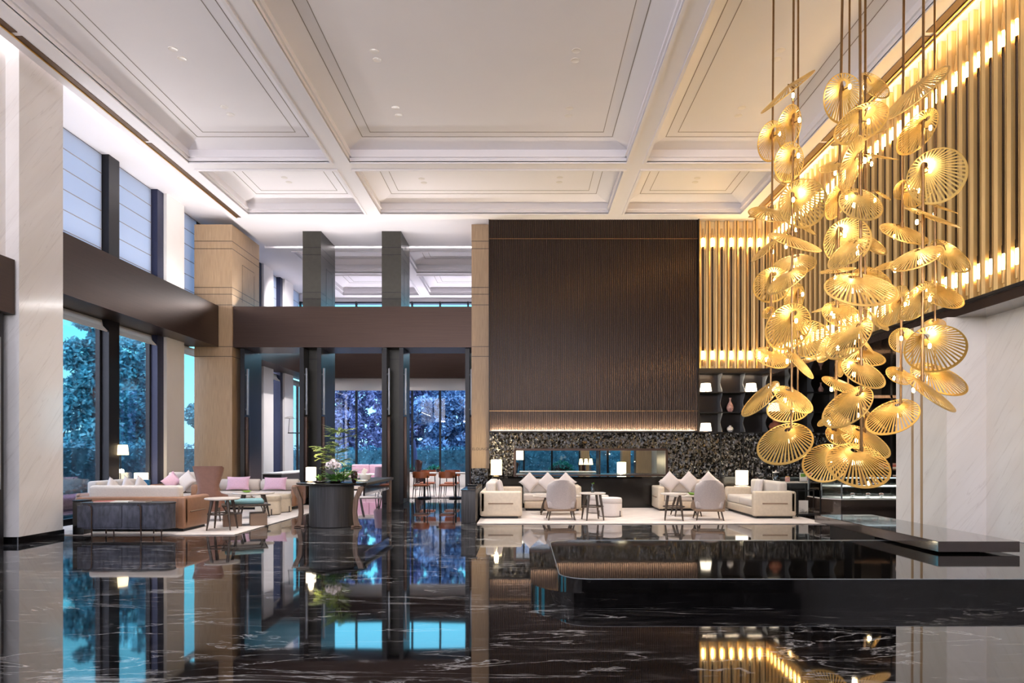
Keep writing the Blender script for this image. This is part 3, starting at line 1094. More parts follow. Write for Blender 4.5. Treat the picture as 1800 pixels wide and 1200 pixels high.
def side_table(label, loc, r=0.28, h=0.6, top='table_stone', n=4, rz=0.3, ring=True, sx=1.0, name='side_table', cat='table'):
    t = thing(name, label, cat, loc, rz)
    MB().lathe([(r * 0.93, h - 0.035), (r, h - 0.022), (r, h - 0.006), (r * 0.99, h)], n=36, sx=sx).build('tabletop', top, t)
    for k in range(n):
        a = 2 * PI * (k + 0.5) / n
        u, v = math.cos(a) * sx, math.sin(a)
        MB().tube([(u * r * 0.62, v * r * 0.62, h - 0.03), (u * r * 0.80, v * r * 0.80, h * 0.5), (u * r * 0.96, v * r * 0.96, 0.0)], [0.030, 0.026, 0.013], 10).build('leg', 'leg_wood', t)
    if ring:
        pts = [(math.cos(2 * PI * k / 24) * r * 0.80 * sx, math.sin(2 * PI * k / 24) * r * 0.80, h * 0.5) for k in range(24)]
        MB().tube(pts, 0.014, 8, True).build('stretcher', 'leg_wood', t)
    return t


def ottoman(label, loc, r=0.27, h=0.44, mat='cream_fabric', rz=0.0, group=None):
    t = thing('ottoman', label, 'ottoman', loc, rz, group)
    MB().lathe([(r * 0.95, 0.012), (r, 0.03), (r, h * 0.70), (r * 0.985, h * 0.715)], n=36).build('body', mat, t)
    MB().lathe([(r * 0.985, h * 0.72), (r * 1.01, h * 0.75), (r * 1.01, h * 0.9), (r * 0.96, h * 0.98), (r * 0.8, h), (0, h)], n=36).build('cushion', mat, t)
    MB().lathe([(r * 0.93, 0), (r * 0.95, 0.014)], n=36).build('plinth', 'frame_black', t)
    for k in range(3):
        a = -PI / 2 + k * 2 * PI / 3 + 0.35
        mt = Matrix.Rotation(a, 4, 'Z')
        MB().rbox(r - 0.004, r + 0.008, -0.012, 0.012, 0.012, h * 0.33, 0.004, 1, mt).build('tab', 'frame_black', t)
    return t


def armchair(label, loc, rz, group=None):
    """upholstered chair, back on -y (towards the viewer when rz = 0)"""
    t = thing('armchair', label, 'armchair', loc, rz, group)
    loops = []
    for i in range(11):
        f = i / 10
        z = 0.24 + 0.60 * f
        hw = 0.30 + 0.035 * math.sin(f * PI) - 0.02 * f
        if f > 0.85:
            hw -= 0.08 * ((f - 0.85) / 0.15) ** 2
        yb = -0.24 - 0.10 * f
        th = 0.085 - 0.03 * f
        out = []
        for k in range(13):
            u = -1 + k / 6
            out.append((u * hw, yb + 0.13 * abs(u) ** 3, z + (0.03 if f > 0.95 else 0) * (1 - abs(u) ** 2)))
        inn = []
        for k in range(13):
            u = 1 - k / 6
            inn.append((u * (hw - 0.03), yb + th + 0.12 * abs(u) ** 3, z + (0.03 if f > 0.95 else 0) * (1 - abs(u) ** 2)))
        loops.append(out + inn)
    MB().loft(loops).build('backrest', 'grey_fabric', t, angle=50)
    # arms sweep forward from the back
    for s in (-1, 1):
        lp = []
        for i in range(8):
            f = i / 7
            y = -0.14 + 0.42 * f
            top = 0.46 - 0.18 * f ** 1.3
            x = s * (0.300 + 0.012 * math.sin(f * PI))
            lp.append([(x - 0.035, y, 0.22), (x + 0.035, y, 0.22), (x + 0.035, y, top - 0.03), (x, y, top), (x - 0.035, y, top - 0.03)])
        MB().loft(lp).build('armrest', 'brown_leather' if False else 'slot_brown', t, angle=50)
    MB().rbox(-0.29, 0.29, -0.22, 0.30, 0.24, 0.42, 0.05, 4).build('seat', 'grey_fabric', t)
    MB().rbox(-0.31, 0.31, -0.24, 0.29, 0.19, 0.245, 0.02, 2).build('seat_frame', 'slot_brown', t)
    for sx in (-1, 1):
        for sy in (-1, 1):
            MB().tube([(sx * 0.24, sy * 0.20, 0.20), (sx * 0.285, sy * 0.26, 0.0)], [0.022, 0.012], 10).build('leg', 'leg_wood', t)
    return t


def lamp_table(label, loc, r0, r1, h_shade, h_base, glowm='shade_glow', square=False, rz=0.0, power=14, group=None):
    """table lamp standing on loc: foot, stem and lit fabric shade"""
    t = thing('table_lamp', label, 'lamp', loc, rz, group)
    MB().lathe([(0.075, 0), (0.075, 0.012), (0.012, 0.02)], n=20).build('foot', 'brass_rod', t)
    MB().tube([(0, 0, 0.015), (0, 0, h_base + h_shade * 0.6)], 0.009, 8).build('stem', 'brass_rod', t)
    m = MB()
    n = 4 if square else 28
    rot = PI / 4 if square else 0
    c, sn = math.cos(rot), math.sin(rot)
    k = 1.414 if square else 1.0
    rings = []
    for rr, z in ((r0, h_base), (r1, h_base + h_shade), (r1 - 0.006, h_base + h_shade), (r0 - 0.006, h_base)):
        rings.append([(rr * k * math.cos(2 * PI * i / n + rot), rr * k * math.sin(2 * PI * i / n + rot), z) for i in range(n)])
    m.loft(rings + [rings[0]], cap=False).build('lamp_shade', glowm, t, angle=40)
    if power:
        l = point('lamp_light', Vector(loc) + Vector((0, 0, h_base + h_shade + 0.05)), power, (1, 0.8, 0.5), 0.05)
    return t


# ================================================================== left seating group
t = thing('console_cabinet', 'dark wood console cabinet with rounded ends behind the brown sofa', 'cabinet', (-7.0, 12.12, 0))
R = 0.20
pts = [(0.80 - R + R * math.cos(a), R * math.sin(a)) for a in [(-PI / 2) + PI * k / 12 for k in range(13)]]
pts += [(-0.80 + R - R * math.cos(a), R * math.sin(a)) for a in [(PI / 2) - PI * k / 12 for k in range(13)]]
MB().prism(pts, 0.14, 0.575, 'z').build('body', 'console_wood', t, angle=40)
MB().prism([(x * 1.015, y * 1.03) for x, y in pts], 0.575, 0.60, 'z').build('top', 'dark_ash', t, angle=40)
for x0, x1 in ((-0.515, -0.005), (-0.005, 0.305 + 0.01)):
    MB().rbox(x0 + 0.012, x1 - 0.004, -R - 0.016, -R + 0.01, 0.165, 0.55, 0.012, 2).build('door', 'console_wood', t)
for x0, x1 in ((-0.80 + R - 0.0 - 0.19, -0.545), (0.345, 0.60)):
    MB().rbox(x0, x1, -R - 0.010, -R + 0.01, 0.165, 0.55, 0.05, 3).build('side_panel', 'console_wood', t)
for x in (-0.53, 0.33):
    MB().tube([(x - 0.06, -R - 0.012, 0.565), (x - 0.02, -R - 0.016, 0.55), (x, -R - 0.018, 0.50), (x, -R - 0.018, 0.20), (x, -R - 0.014, 0.10), (x, -R - 0.006, 0.0)], 0.011, 8).build('leg', 'bronze_panel', t)
    MB().tube([(x, R, 0.5), (x, R, 0.0)], 0.011, 8).build('leg', 'bronze_panel', t)
for x in (-0.3, 0.55):
    MB().tube([(x, 0.05, 0.15), (x, 0.05, 0.0)], 0.011, 8).build('leg', 'bronze_panel', t)
# booklets on the console
for i, (x, mt, lab, z, a) in enumerate(((-7.12, 'paper', 'pale open booklet lying on the console cabinet', 0.601, 0.1), (-6.78, 'ceramic_dark', 'dark brown leather folder lying on the console cabinet', 0.601, -0.05), (-7.42, 'print_red', 'thin brochure with reddish cover on the console cabinet', 0.601, 0.2))):
    b = thing('booklet', lab, 'booklet', (x, 12.1, z), a)
    MB().rbox(-0.15, 0.15, -0.10, 0.10, 0.002, 0.016, 0.003, 1).build('pages', 'paper', b)
    MB().box(-0.153, 0.153, -0.103, 0.103, 0, 0.003).box(-0.153, 0.153, -0.103, 0.103, 0.016, 0.019).build('cover', mt, b, smooth=False)
t = thing('bin_pedestal', 'narrow black upright box by the marble pier', 'pedestal', (-7.96, 12.3, 0))
MB().rbox(-0.10, 0.10, -0.10, 0.14, 0, 0.60, 0.012, 2).build('body', 'black_lacquer', t)
MB().rbox(-0.105, 0.105, -0.105, 0.145, 0.60, 0.625, 0.01, 2).build('lid', 'frame_black', t)

# brown leather sofa seen from behind
t = block_sofa('brown leather sofa with cream back cushion, seen from behind the console', (-7.28, 13.12, RZ), PI, 2.05, 1.0, 'tan_leather', 'cream_fabric', arm_h=0.64, back_h=0.84, cushions=1)
block_sofa('cream sofa along the garden windows with brown leather base', (-8.72, 14.95, RZ), PI / 2, 1.9, 0.95, 'tan_leather', 'cream_fabric', arm_h=0.62, back_h=0.86, cushions=2)
block_sofa('cream sofa with brown leather arms in front of the window pier', (-8.68, 17.36, RZ), 0.0, 1.2, 0.9, 'tan_leather', 'cream_fabric', arm_h=0.66, back_h=0.95, cushions=2)
for i, (px, D, z, lab) in enumerate(((152, 14.45, 0.62, 'nearest the marble pier'), (183, 15.0, 0.62, 'in the middle of the sofa'), (203, 15.5, 0.62, 'at the far end of the sofa'))):
    throw_pillow('pale diamond cushion on the sofa along the windows, ' + lab, (-8.68, D, 0.72), 0.38, 'white_fabric', -0.3, PI / 2, True, 'pale cushions by the window')
throw_pillow('small pink cushion on the sofa before the window pier', (-8.9, 17.26, 0.745), 0.4, 'pink_fabric', -0.3, 0, True)
throw_pillow('pale cushion leaning in the corner of the sofa before the window pier', (-8.52, 17.26, 0.76), 0.42, 'white_fabric', -0.3, -0.2, True)
# blue tub chair and lamp by the window
t = thing('tub_chair', 'small blue tub chair by the garden window', 'chair', (-9.22, 16.27, RZ), 0.0)
lp = []
for i in range(6):
    f = i / 5
    z = 0.36 + 0.44 * f
    o_, n_ = [], []
    for k in range(15):
        a = PI * 0.0 + PI * k / 14
        o_.append((0.30 * math.cos(a), 0.26 * math.sin(a), z))
    for k in range(15):
        a = PI - PI * k / 14
        n_.append((0.24 * math.cos(a), 0.20 * math.sin(a), z))
    lp.append(o_ + n_)
MB().loft(lp).build('backrest', 'blue_fabric', t, angle=50)
MB().lathe([(0.25, 0.30), (0.28, 0.34), (0.28, 0.42), (0.24, 0.46), (0, 0.47)]).build('seat', 'blue_fabric', t)
for a in (0.8, 2.3, 3.9, 5.5):
    MB().tube([(0.2 * math.cos(a), 0.2 * math.sin(a), 0.32), (0.25 * math.cos(a), 0.25 * math.sin(a), 0)], [0.02, 0.012], 8).build('leg', 'leg_wood', t)
t = side_table('small dark corner table under the lit window lamp', (-9.36, 16.72, RZ), 0.17, 0.55, 'dark_ash')
lamp_table('lit drum lamp on the corner table by the garden window', (-9.36, 16.72, RZ + 0.551), 0.155, 0.155, 0.34, 0.06, 'shade_glow')
# solid lamp standing in for a reflection in the window glass
t = thing('floor_lamp', 'reflection of a lamp with tapered white shade in the garden window, built solid', 'lamp', (-9.40, 15.93, RZ))
MB().lathe([(0.09, 0), (0.09, 0.015), (0.02, 0.025)], n=24).build('base', 'frame_black', t)
MB().tube([(0, 0, 0.02), (0, 0, 1.5)], 0.011, 8).build('pole', 'frame_black', t)
m = MB()
rings = [[(rr * math.cos(2 * PI * i / 28), rr * math.sin(2 * PI * i / 28), z) for i in range(28)] for rr, z in ((0.17, 1.40), (0.145, 1.63), (0.139, 1.63), (0.164, 1.40))]
m.loft(rings + [rings[0]], cap=False).build('lamp_shade', 'shade_glow', t)

# brown wing chair seen from behind
t = thing('wing_chair', 'brown leather wing chair with high back turned to the viewer', 'armchair', (-6.72, 14.7, RZ), 0.12)
prof = [(0.20, 0.30, 0.30), (0.30, 0.31, 0.34), (0.42, 0.32, 0.38), (0.54, 0.325, 0.36), (0.59, 0.25, 0.16), (0.66, 0.215, 0.10), (0.76, 0.22, 0.11), (0.90, 0.255, 0.14), (1.04, 0.295, 0.16), (1.13, 0.315, 0.14), (1.17, 0.30, 0.06)]
lp = []
for z, hw, dp in prof:
    o_, n_ = [], []
    yb = -0.26 - 0.06 * (z - 0.2)
    for k in range(17):
        u = -1 + k / 8
        o_.append((math.sin(u * PI / 2) * hw, yb + dp * abs(u) ** 2.5, z))
    for k in range(17):
        u = 1 - k / 8
        n_.append((math.sin(u * PI / 2) * (hw - 0.04), yb + 0.06 + (dp - 0.06) * abs(u) ** 2.5 + 0.001, z))
    lp.append(o_ + n_)
MB().loft(lp).build('backrest', 'brown_leather', t, angle=60)
MB().rbox(-0.26, 0.26, -0.22, 0.28, 0.26, 0.44, 0.05).build('seat', 'brown_leather', t)
for sx in (-1, 1):
    for sy in (-1, 1):
        MB().tube([(sx * 0.22, sy * 0.2, 0.28), (sx * 0.26, sy * 0.25, 0)], [0.022, 0.012], 8).build('leg', 'leg_wood', t)
throw_pillow('white cushion peeping over the brown wing chair', (-6.74, 14.68, RZ + 0.98), 0.36, 'white_fabric', 0.1, 0.12)

side_table('round stone-topped side table on four splayed legs at the brown sofa arm', (-5.72, 12.97, RZ), 0.315, 0.6, rz=0.1)
# teal bench
t = thing('upholstered_bench', 'teal cushioned bench on hairpin legs beside the side table', 'bench', (-5.62, 13.75, RZ), 0.42)
MB().rbox(-0.36, 0.36, -0.26, 0.26, 0.43, 0.52, 0.035, 4).build('cushion', 'teal_fabric', t)
MB().rbox(-0.42, 0.44, -0.29, 0.29, 0.395, 0.43, 0.012, 2).build('tray', 'leg_wood', t)
for sx in (-0.34, 0.36):
    for sy in (-0.22, 0.22):
        MB().tube([(sx - 0.06, sy, 0.40), (sx, sy, 0.28), (sx + 0.06, sy, 0.40)], 0.008, 8).tube([(sx, sy, 0.29), (sx, sy, 0.24)], 0.008, 8).build('hairpin', 'frame_black', t)
MB().rbox(-0.40, -0.05, -0.25, 0.25, 0.0, 0.24, 0.008, 1).build('storage_box', 'taupe_wood', t)
MB().rbox(0.10, 0.42, -0.25, 0.25, 0.0, 0.24, 0.008, 1).build('storage_box', 'slot_brown', t)
side_table('oval stone coffee table in front of the pink cushions', (-6.05, 15.3, RZ), 0.30, 0.56, sx=1.5, rz=0.2, name='coffee_table')
t = thing('bowl', 'green shallow bowl on the oval coffee table', 'bowl', (-6.2, 15.3, RZ + 0.561))
MB().lathe([(0.03, 0), (0.05, 0.004), (0.11, 0.035), (0.10, 0.035), (0.045, 0.012), (0, 0.01)]).build('bowl_shell', 'leaf_bright', t)
ottoman('cream round ottoman nearest the rug corner on the left', (-5.98, 16.0, RZ), 0.29, 0.45, 'cream_leather', 0.25, 'cream ottomans on the left rug')
ottoman('cream round ottoman behind, against the pink-cushion sofa', (-5.97, 16.72, RZ), 0.28, 0.45, 'cream_leather', 0.9, 'cream ottomans on the left rug')
# sofa with roll back and pink cushions
t = thing('sofa', 'cream sofa with roll backrest and two pink cushions near the doors', 'sofa', (-6.9, 17.75, RZ), 0)
MB().rbox(-1.05, 1.0, -0.42, 0.40, 0.06, 0.30, 0.03).build('base', 'cream_leather', t)
MB().box(-1.0, 0.95, -0.36, 0.36, 0, 0.06).build('plinth', 'frame_black', t, smooth=False)
for x0, x1 in ((-1.05, -0.02), (0.0, 1.0)):
    MB().rbox(x0, x1, -0.42, 0.40, 0.30, 0.45, 0.05, 4).build('seat_cushion', 'cream_fabric', t)
for x0, x1 in ((-1.05, -0.02), (0.02, 1.0)):
    m = MB()
    m.tube([(x0, 0.22, 0.60), (x0 + 0.03, 0.22, 0.60), (x1 - 0.03, 0.22, 0.60), (x1, 0.22, 0.60)], [0.12, 0.155, 0.155, 0.12], 20)
    m.build('back_roll', 'cream_fabric', t, angle=50)
m = MB().rbox(1.0, 1.12, -0.44, 0.42, 0.08, 0.62, 0.055, 5)
ar = m.build('armrest', 'tan_leather', t)
for y in (-0.2, 0.12):
    MB().rbox(1.118, 1.128, y - 0.02, y + 0.02, 0.28, 0.42, 0.004, 1).build('slot', 'slot_brown', ar)
throw_pillow('rectangular pink cushion on the roll-back sofa, nearest the wing chair', (-7.38, 17.66, RZ + 0.66), 0.36, 'pink_fabric', -0.25, 0.05, w=0.60)
throw_pillow('rectangular pink cushion on the roll-back sofa, nearest the armrest', (-6.42, 17.66, RZ + 0.65), 0.34, 'pink_fabric', -0.25, -0.06, w=0.62)

# ================================================================== flower console with desk
t = thing('reception_console', 'dark drum console with bronze legs and long desk carrying the flowers', 'console table', (-3.86, 13.75, 0))
MB().lathe([(0.43, 0.0), (0.44, 0.01), (0.44, 0.82)], n=48, sx=1.0, sy=0.9).build('drum', 'dark_ash', t)
MB().lathe([(0.60, 0.82), (0.69, 0.835), (0.70, 0.85), (0.70, 0.868), (0.69, 0.872), (0, 0.872)], n=48, sx=1.0, sy=0.72).build('top', 'black_lacquer', t)
for s in (-1, 1):
    pts = []
    m = MB()
    for z, x, wd in ((0.80, 0.66, 0.10), (0.70, 0.62, 0.10), (0.55, 0.55, 0.085), (0.30, 0.53, 0.075), (0.12, 0.55, 0.085), (0.03, 0.58, 0.11), (0.0, 0.60, 0.12)):
        pts.append([(s * (x - wd / 2), -0.30, z), (s * (x + wd / 2), -0.30, z), (s * (x + wd / 2), -0.22, z), (s * (x - wd / 2), -0.22, z)])
    m.loft(pts).rbox(min(s * 0.46, s * 0.66), max(s * 0.46, s * 0.66), -0.30, -0.22, 0.0, 0.04, 0.01, 2).build('leg', 'taupe_wood', t)
m = MB().rbox(-0.55, 0.66, 0.1, 3.1, 0.80, 0.86, 0.01, 2)
dk = m.build('desktop', 'dark_ash', t)
MB().box(0.56, 0.60, 0.30, 2.95, 0.58, 0.80).box(-0.50, -0.46, 0.3, 2.95, 0.58, 0.8).build('apron', 'slab_brown', t, smooth=False)
for x in (-0.48, 0.56):
    MB().rbox(x - 0.04, x + 0.06, 2.9, 3.05, 0.0, 0.80, 0.012, 2).build('leg', 'taupe_wood', t)
TZ = 0.873


def fronds(m, base, length, az, lift, droop, n_leaf, leaf, rng, flat=True):
    """one arching frond with paired leaflets"""
    pts = []
    for i in range(9):
        f = i / 8
        h = lift * f - droop * f * f
        pts.append(Vector((base[0] + math.cos(az) * length * f * 0.8, base[1] + math.sin(az) * length * f * 0.8, base[2] + length * h)))
    side = Vector((-math.sin(az), math.cos(az), 0))
    for i in range(n_leaf):
        f = 0.12 + 0.88 * i / n_leaf
        k = f * 8
        a = int(min(7, k))
        p = pts[a].lerp(pts[a + 1], k - a)
        d = (pts[a + 1] - pts[a]).normalized()
        ln = leaf * (1 - 0.6 * abs(f - 0.4))
        for s in (-1, 1):
            tip = p + (side * s * 0.85 + d * 0.6 + Vector((0, 0, rng.uniform(-0.3, 0.15)))).normalized() * ln
            wv = d * ln * 0.16
            q = (p + tip) / 2
            vs = [m.bm.verts.new(v) for v in (p, q + wv, tip, q - wv)]
            m.bm.faces.new(vs)
    return pts


def dish(parent_label, loc, r, label):
    t = thing('flower_dish', label, 'dish', loc)
    MB().lathe([(r * 0.55, 0), (r * 0.7, 0.012), (r, 0.035), (r * 0.97, 0.04), (r * 0.6, 0.02), (0, 0.018)], n=32).build('dish_shell', 'ceramic_dark', t)
    return t


rng = random.Random(3)
# tall airy branch plant
t = thing('fern_plant', 'tall airy yellow-green asparagus fern rising from the black dish on the console', 'plant', (-3.80, 13.86, TZ + 0.03))
st, fo = MB(), MB()
for base_x, top, leanx, leany, lv in ((0.0, 1.12, 0.12, 0.0, (0.6, 0.7, 0.8, 0.88, 0.95, 0.99)), (-0.02, 0.74, -0.26, 0.1, (0.5, 0.65, 0.8, 0.92, 0.99)), (0.02, 0.50, 0.08, -0.1, (0.6, 0.8))):
    P0 = Vector((base_x, 0, 0))
    ctr = [P0 + Vector((leanx * f * f, leany * f * f, top * f)) for f in [k / 8 for k in range(9)]]
    st.tube(ctr, [0.007 - 0.0005 * k for k in range(9)], 6)
    for f in lv:
        p = ctr[min(8, int(f * 8))]
        for j in range(9):
            az = rng.uniform(0, 2 * PI)
            if j < 3:
                az = (PI if rng.random() < 0.55 else 0) + rng.uniform(-0.4, 0.4)
            pp = fronds(fo, p, rng.uniform(0.24, 0.48), az, rng.uniform(0.15, 0.5), rng.uniform(0.1, 0.35), 26, 0.060, rng)
            st.tube(pp, 0.0022, 4)
st.build('stem', 'bark', t)
fo.build('foliage', 'leaf_fern', t, smooth=False, weld=False)


def flower_plant(label, loc, n, ln, leafmat, blooms, seed, spread=1.0, up=0.9, leaf=0.09):
    rng = random.Random(seed)
    t = thing('flowering_plant' if blooms else 'leafy_plant', label, 'plant', loc)
    m = MB()
    for i in range(n):
        az = rng.uniform(0, 2 * PI)
        fronds(m, (0, 0, 0.0), ln * rng.uniform(0.6, 1.1), az, up * rng.uniform(0.5, 1.3), 0.5 * spread, 6, leaf, rng)
        # strap leaf
        pts = []
        L = ln * rng.uniform(0.6, 1.1)
        for k in range(6):
            f = k / 5
            pts.append(Vector((math.cos(az) * L * 0.7 * f, math.sin(az) * L * 0.7 * f, L * (up * f - 0.45 * f * f))))
        sd = Vector((-math.sin(az), math.cos(az), 0)) * 0.012
        for a, b, wa, wb in zip(pts, pts[1:], (0.5, 1, 1.1, 0.9, 0.6), (1, 1.1, 0.9, 0.6, 0.05)):
            vs = [m.bm.verts.new(v) for v in (a - sd * wa, a + sd * wa, b + sd * wb, b - sd * wb)]
            m.bm.faces.new(vs)
    m.build('foliage', leafmat, t, smooth=False, weld=False)
    if blooms:
        b = MB()
        for c0, rad in (((-0.09, -0.07, ln * 0.86), 0.075), ((0.02, -0.09, ln * 0.93), 0.08), ((-0.03, 0.0, ln * 1.03), 0.075), ((0.09, -0.02, ln * 0.82), 0.06)):
            for i in range(blooms // 3):
                d = Vector((rng.gauss(0, 1), rng.gauss(0, 1), rng.gauss(0.25, 1))).normalized()
                c = Vector(c0) + d * rad * rng.uniform(0.8, 1.0)
                u = d.orthogonal().normalized()
                v = d.cross(u)
                for k in range(5):
                    a = 2 * PI * k / 5
                    e = (u * math.cos(a) + v * math.sin(a) + d * 0.35).normalized()
                    sd = (v * math.cos(a) - u * math.sin(a)) * 0.014
                    vs = [b.bm.verts.new(p) for p in (c, c + e * 0.018 + sd, c + e * 0.03, c + e * 0.018 - sd)]
                    b.bm.faces.new(vs)
        b.build('blossom', 'petal', t, smooth=False, weld=False)
    MB().tube([(0, 0, -0.015), (0, 0, ln * 0.4)], 0.012, 8).build('stem', 'bark', t)
    return t


dish('', (-4.03, 13.5, TZ), 0.15, 'shallow black dish holding the small grassy plant')
flower_plant('small grassy plant in the smaller black dish on the console', (-4.03, 13.5, TZ + 0.03), 16, 0.30, 'leaf_bright', 0, 5, leaf=0.03)
dish('', (-3.74, 13.6, TZ), 0.16, 'shallow black dish holding the flowering plant')
flower_plant('leafy plant with white blossoms in the middle of the console', (-3.76, 13.6, TZ + 0.03), 40, 0.36, 'leaf_green', 80, 8, leaf=0.10)
flower_plant('bright green fan-leaved plant behind the white blossoms', (-3.62, 13.75, TZ + 0.03), 20, 0.50, 'leaf_bright', 0, 11, leaf=0.10)
t = thing('vase', 'dark brown egg-shaped vase on the console', 'vase', (-3.42, 13.8, TZ))
MB().lathe([(0.03, 0), (0.04, 0.01), (0.062, 0.08), (0.068, 0.15), (0.06, 0.20), (0.045, 0.225), (0.02, 0.235), (0.0, 0.236)], n=24).build('vase_body', 'ceramic_dark', t)
t = thing('wine_bowl', 'white bowl tilted with a cream napkin on the desk', 'bowl', (-3.52, 15.2, 0.861))
MB().lathe([(0.07, 0), (0.10, 0.01), (0.125, 0.06), (0.135, 0.12), (0.125, 0.12), (0.11, 0.05), (0, 0.02)], n=28).build('bowl_shell', 'ceramic_white', t)
MB().rbox(-0.16, -0.06, -0.02, 0.03, 0.10, 0.22, 0.01, 2, Matrix.Rotation(0.5, 4, 'Y')).build('napkin', 'paper', t)
for i, (x, y, sx, mt, lab) in enumerate(((-3.45, 14.55, 0.12, 'paper', 'small stack of white cards on the desk edge'), (-3.75, 15.9, 0.16, 'ceramic_dark', 'dark flat folder on the far desk end'))):
    b = thing('desk_folder', lab, 'stationery', (x, y, 0.861), 0.2 * i)
    MB().rbox(-sx, sx, -0.1, 0.1, 0, 0.022, 0.004, 1).build('cover', mt, b)
    MB().box(-sx + 0.005, sx - 0.004, -0.096, 0.096, 0.022, 0.028).build('sheet', 'paper', b, smooth=False)
lamp_table('square lit lamp at the desk behind the small grassy plant', (-4.33, 13.92, TZ), 0.085, 0.085, 0.27, 0.03, 'shade_white', True, 0.1)

# ================================================================== seating group before the hearth
block_sofa('cream leather sofa end with slotted arm at the dark console box', (-0.5, 16.15, RZ), PI / 2, 2.2, 0.92, 'cream_leather', 'cream_fabric', arm_h=0.60, back_h=0.80)
block_sofa('cream sofa under the hearth opening with three cushions', (0.72, 17.42, RZ), 0, 1.45, 0.88, 'cream_leather', 'cream_fabric', arms=(0, 1), arm_h=0.62, back_h=0.77, cushions=2)
block_sofa('cream sofa with three cushions near the wavy shelving', (4.2, 17.42, RZ), 0, 1.7, 0.88, 'cream_leather', 'cream_fabric', arms=(1, 0), arm_h=0.60, back_h=0.76, cushions=2)
block_sofa('cream leather sofa end with slotted arm before the glass case', (5.55, 16.15, RZ), -PI / 2, 2.2, 0.93, 'cream_leather', 'cream_fabric', arm_h=0.60, back_h=0.80)
for i, (x, lab) in enumerate(((0.16, 'nearest the corner lamp'), (0.62, 'middle one'), (1.08, 'nearest the ottomans'))):
    throw_pillow('white diamond cushion on the hearth sofa, ' + lab, (x, 17.36, RZ + 0.70), 0.40, 'white_fabric', -0.25, 0, True, 'white cushions on the hearth sofa')
for i, (x, lab) in enumerate(((3.73, 'nearest the dark counter front'), (4.22, 'middle one'), (4.72, 'behind the grey armchair'))):
    throw_pillow('white diamond cushion on the sofa by the shelving, ' + lab, (x, 17.36, RZ + 0.71), 0.42, 'white_fabric', -0.25, 0, True, 'white cushions on the shelving sofa')
throw_pillow('white cushion upright on the sofa beside the corner lamp', (-0.52, 15.6, RZ + 0.64), 0.42, 'white_fabric', -0.2, PI / 2, False)
throw_pillow('cream cushion leaning on the backrest of the sofa before the glass case', (5.58, 16.2, RZ + 0.64), 0.42, 'white_fabric', -0.2, -PI / 2, False)
armchair('grey upholstered armchair turned to the hearth, beside the ottomans', (0.81, 14.9, RZ), 0.05, 'grey armchairs')
armchair('grey upholstered armchair turned to the shelving sofa', (4.02, 14.85, RZ), -0.1, 'grey armchairs')
side_table('round stone-topped side table holding the green sprig vase', (1.50, 14.78, RZ), 0.28, 0.59, rz=0.2)
side_table('round stone-topped side table beside the second armchair', (3.25, 14.75, RZ), 0.28, 0.58, rz=-0.2)
side_table('low oval stone coffee table behind the hearth armchair', (0.80, 16.15, RZ), 0.36, 0.44, sx=1.6, name='coffee_table', ring=False, rz=0)
side_table('stone coffee table with a green bowl behind the second armchair', (3.75, 15.75, RZ), 0.34, 0.48, sx=1.3, name='coffee_table', ring=False, rz=0)
t = thing('bowl', 'small green bowl on the coffee table behind the second armchair', 'bowl', (3.88, 15.7, RZ + 0.481))
MB().lathe([(0.03, 0), (0.05, 0.004), (0.10, 0.045), (0.09, 0.045), (0.045, 0.012), (0, 0.01)]).build('bowl_shell', 'leaf_bright', t)
ottoman('pale round ottoman beside the side table with the sprig vase', (1.98, 15.6, RZ), 0.27, 0.43, 'white_fabric', 0.5, 'pale ottomans before the hearth')
ottoman('pale round ottoman half hidden behind the other one', (1.80, 16.5, RZ), 0.26, 0.43, 'white_fabric', 0.1, 'pale ottomans before the hearth')
t = thing('bud_vase', 'clear bud vase with a bright green sprig on the side table', 'vase', (1.50, 14.78, RZ + 0.591))
MB().lathe([(0.032, 0), (0.036, 0.005), (0.036, 0.12), (0.018, 0.15), (0.016, 0.18), (0.013, 0.18), (0.014, 0.15), (0.031, 0.12), (0.031, 0.01), (0, 0.008)], n=20).build('vase_body', 'bottle_glass', t)
m = MB()
rg = random.Random(4)
for k in range(14):
    fronds(m, (0, 0, 0.19), 0.05, rg.uniform(0, 6.28), rg.uniform(0.2, 1), 0.3, 3, 0.02, rg)
m.build('sprig', 'green_apple', t, smooth=False, weld=False)

# dark box console by the portal pier with a telephone
t = thing('console_box', 'dark console box beside the slotted sofa arm', 'console', (-1.14, 15.4, 0))
MB().rbox(-0.16, 0.14, -1.15, 1.2, 0.0, 0.68, 0.01, 2).build('body', 'dark_ash', t)
MB().rbox(-0.17, 0.15, -1.16, 1.21, 0.68, 0.70, 0.006, 2).build('top', 'black_lacquer', t)
t = thing('telephone', 'black desk telephone on the dark console box', 'telephone', (-1.10, 14.6, 0.701))
MB().prism([(-0.09, 0), (0.09, 0), (0.09, 0.07), (-0.09, 0.025)], -0.09, 0.09, 'x').build('body', 'frame_black', t, smooth=False)
MB().tube([(-0.11, 0.03, 0.085), (-0.08, 0.03, 0.075), (0.08, 0.03, 0.075), (0.11, 0.03, 0.085)], [0.026, 0.017, 0.017, 0.026], 10).build('handset', 'frame_black', t)
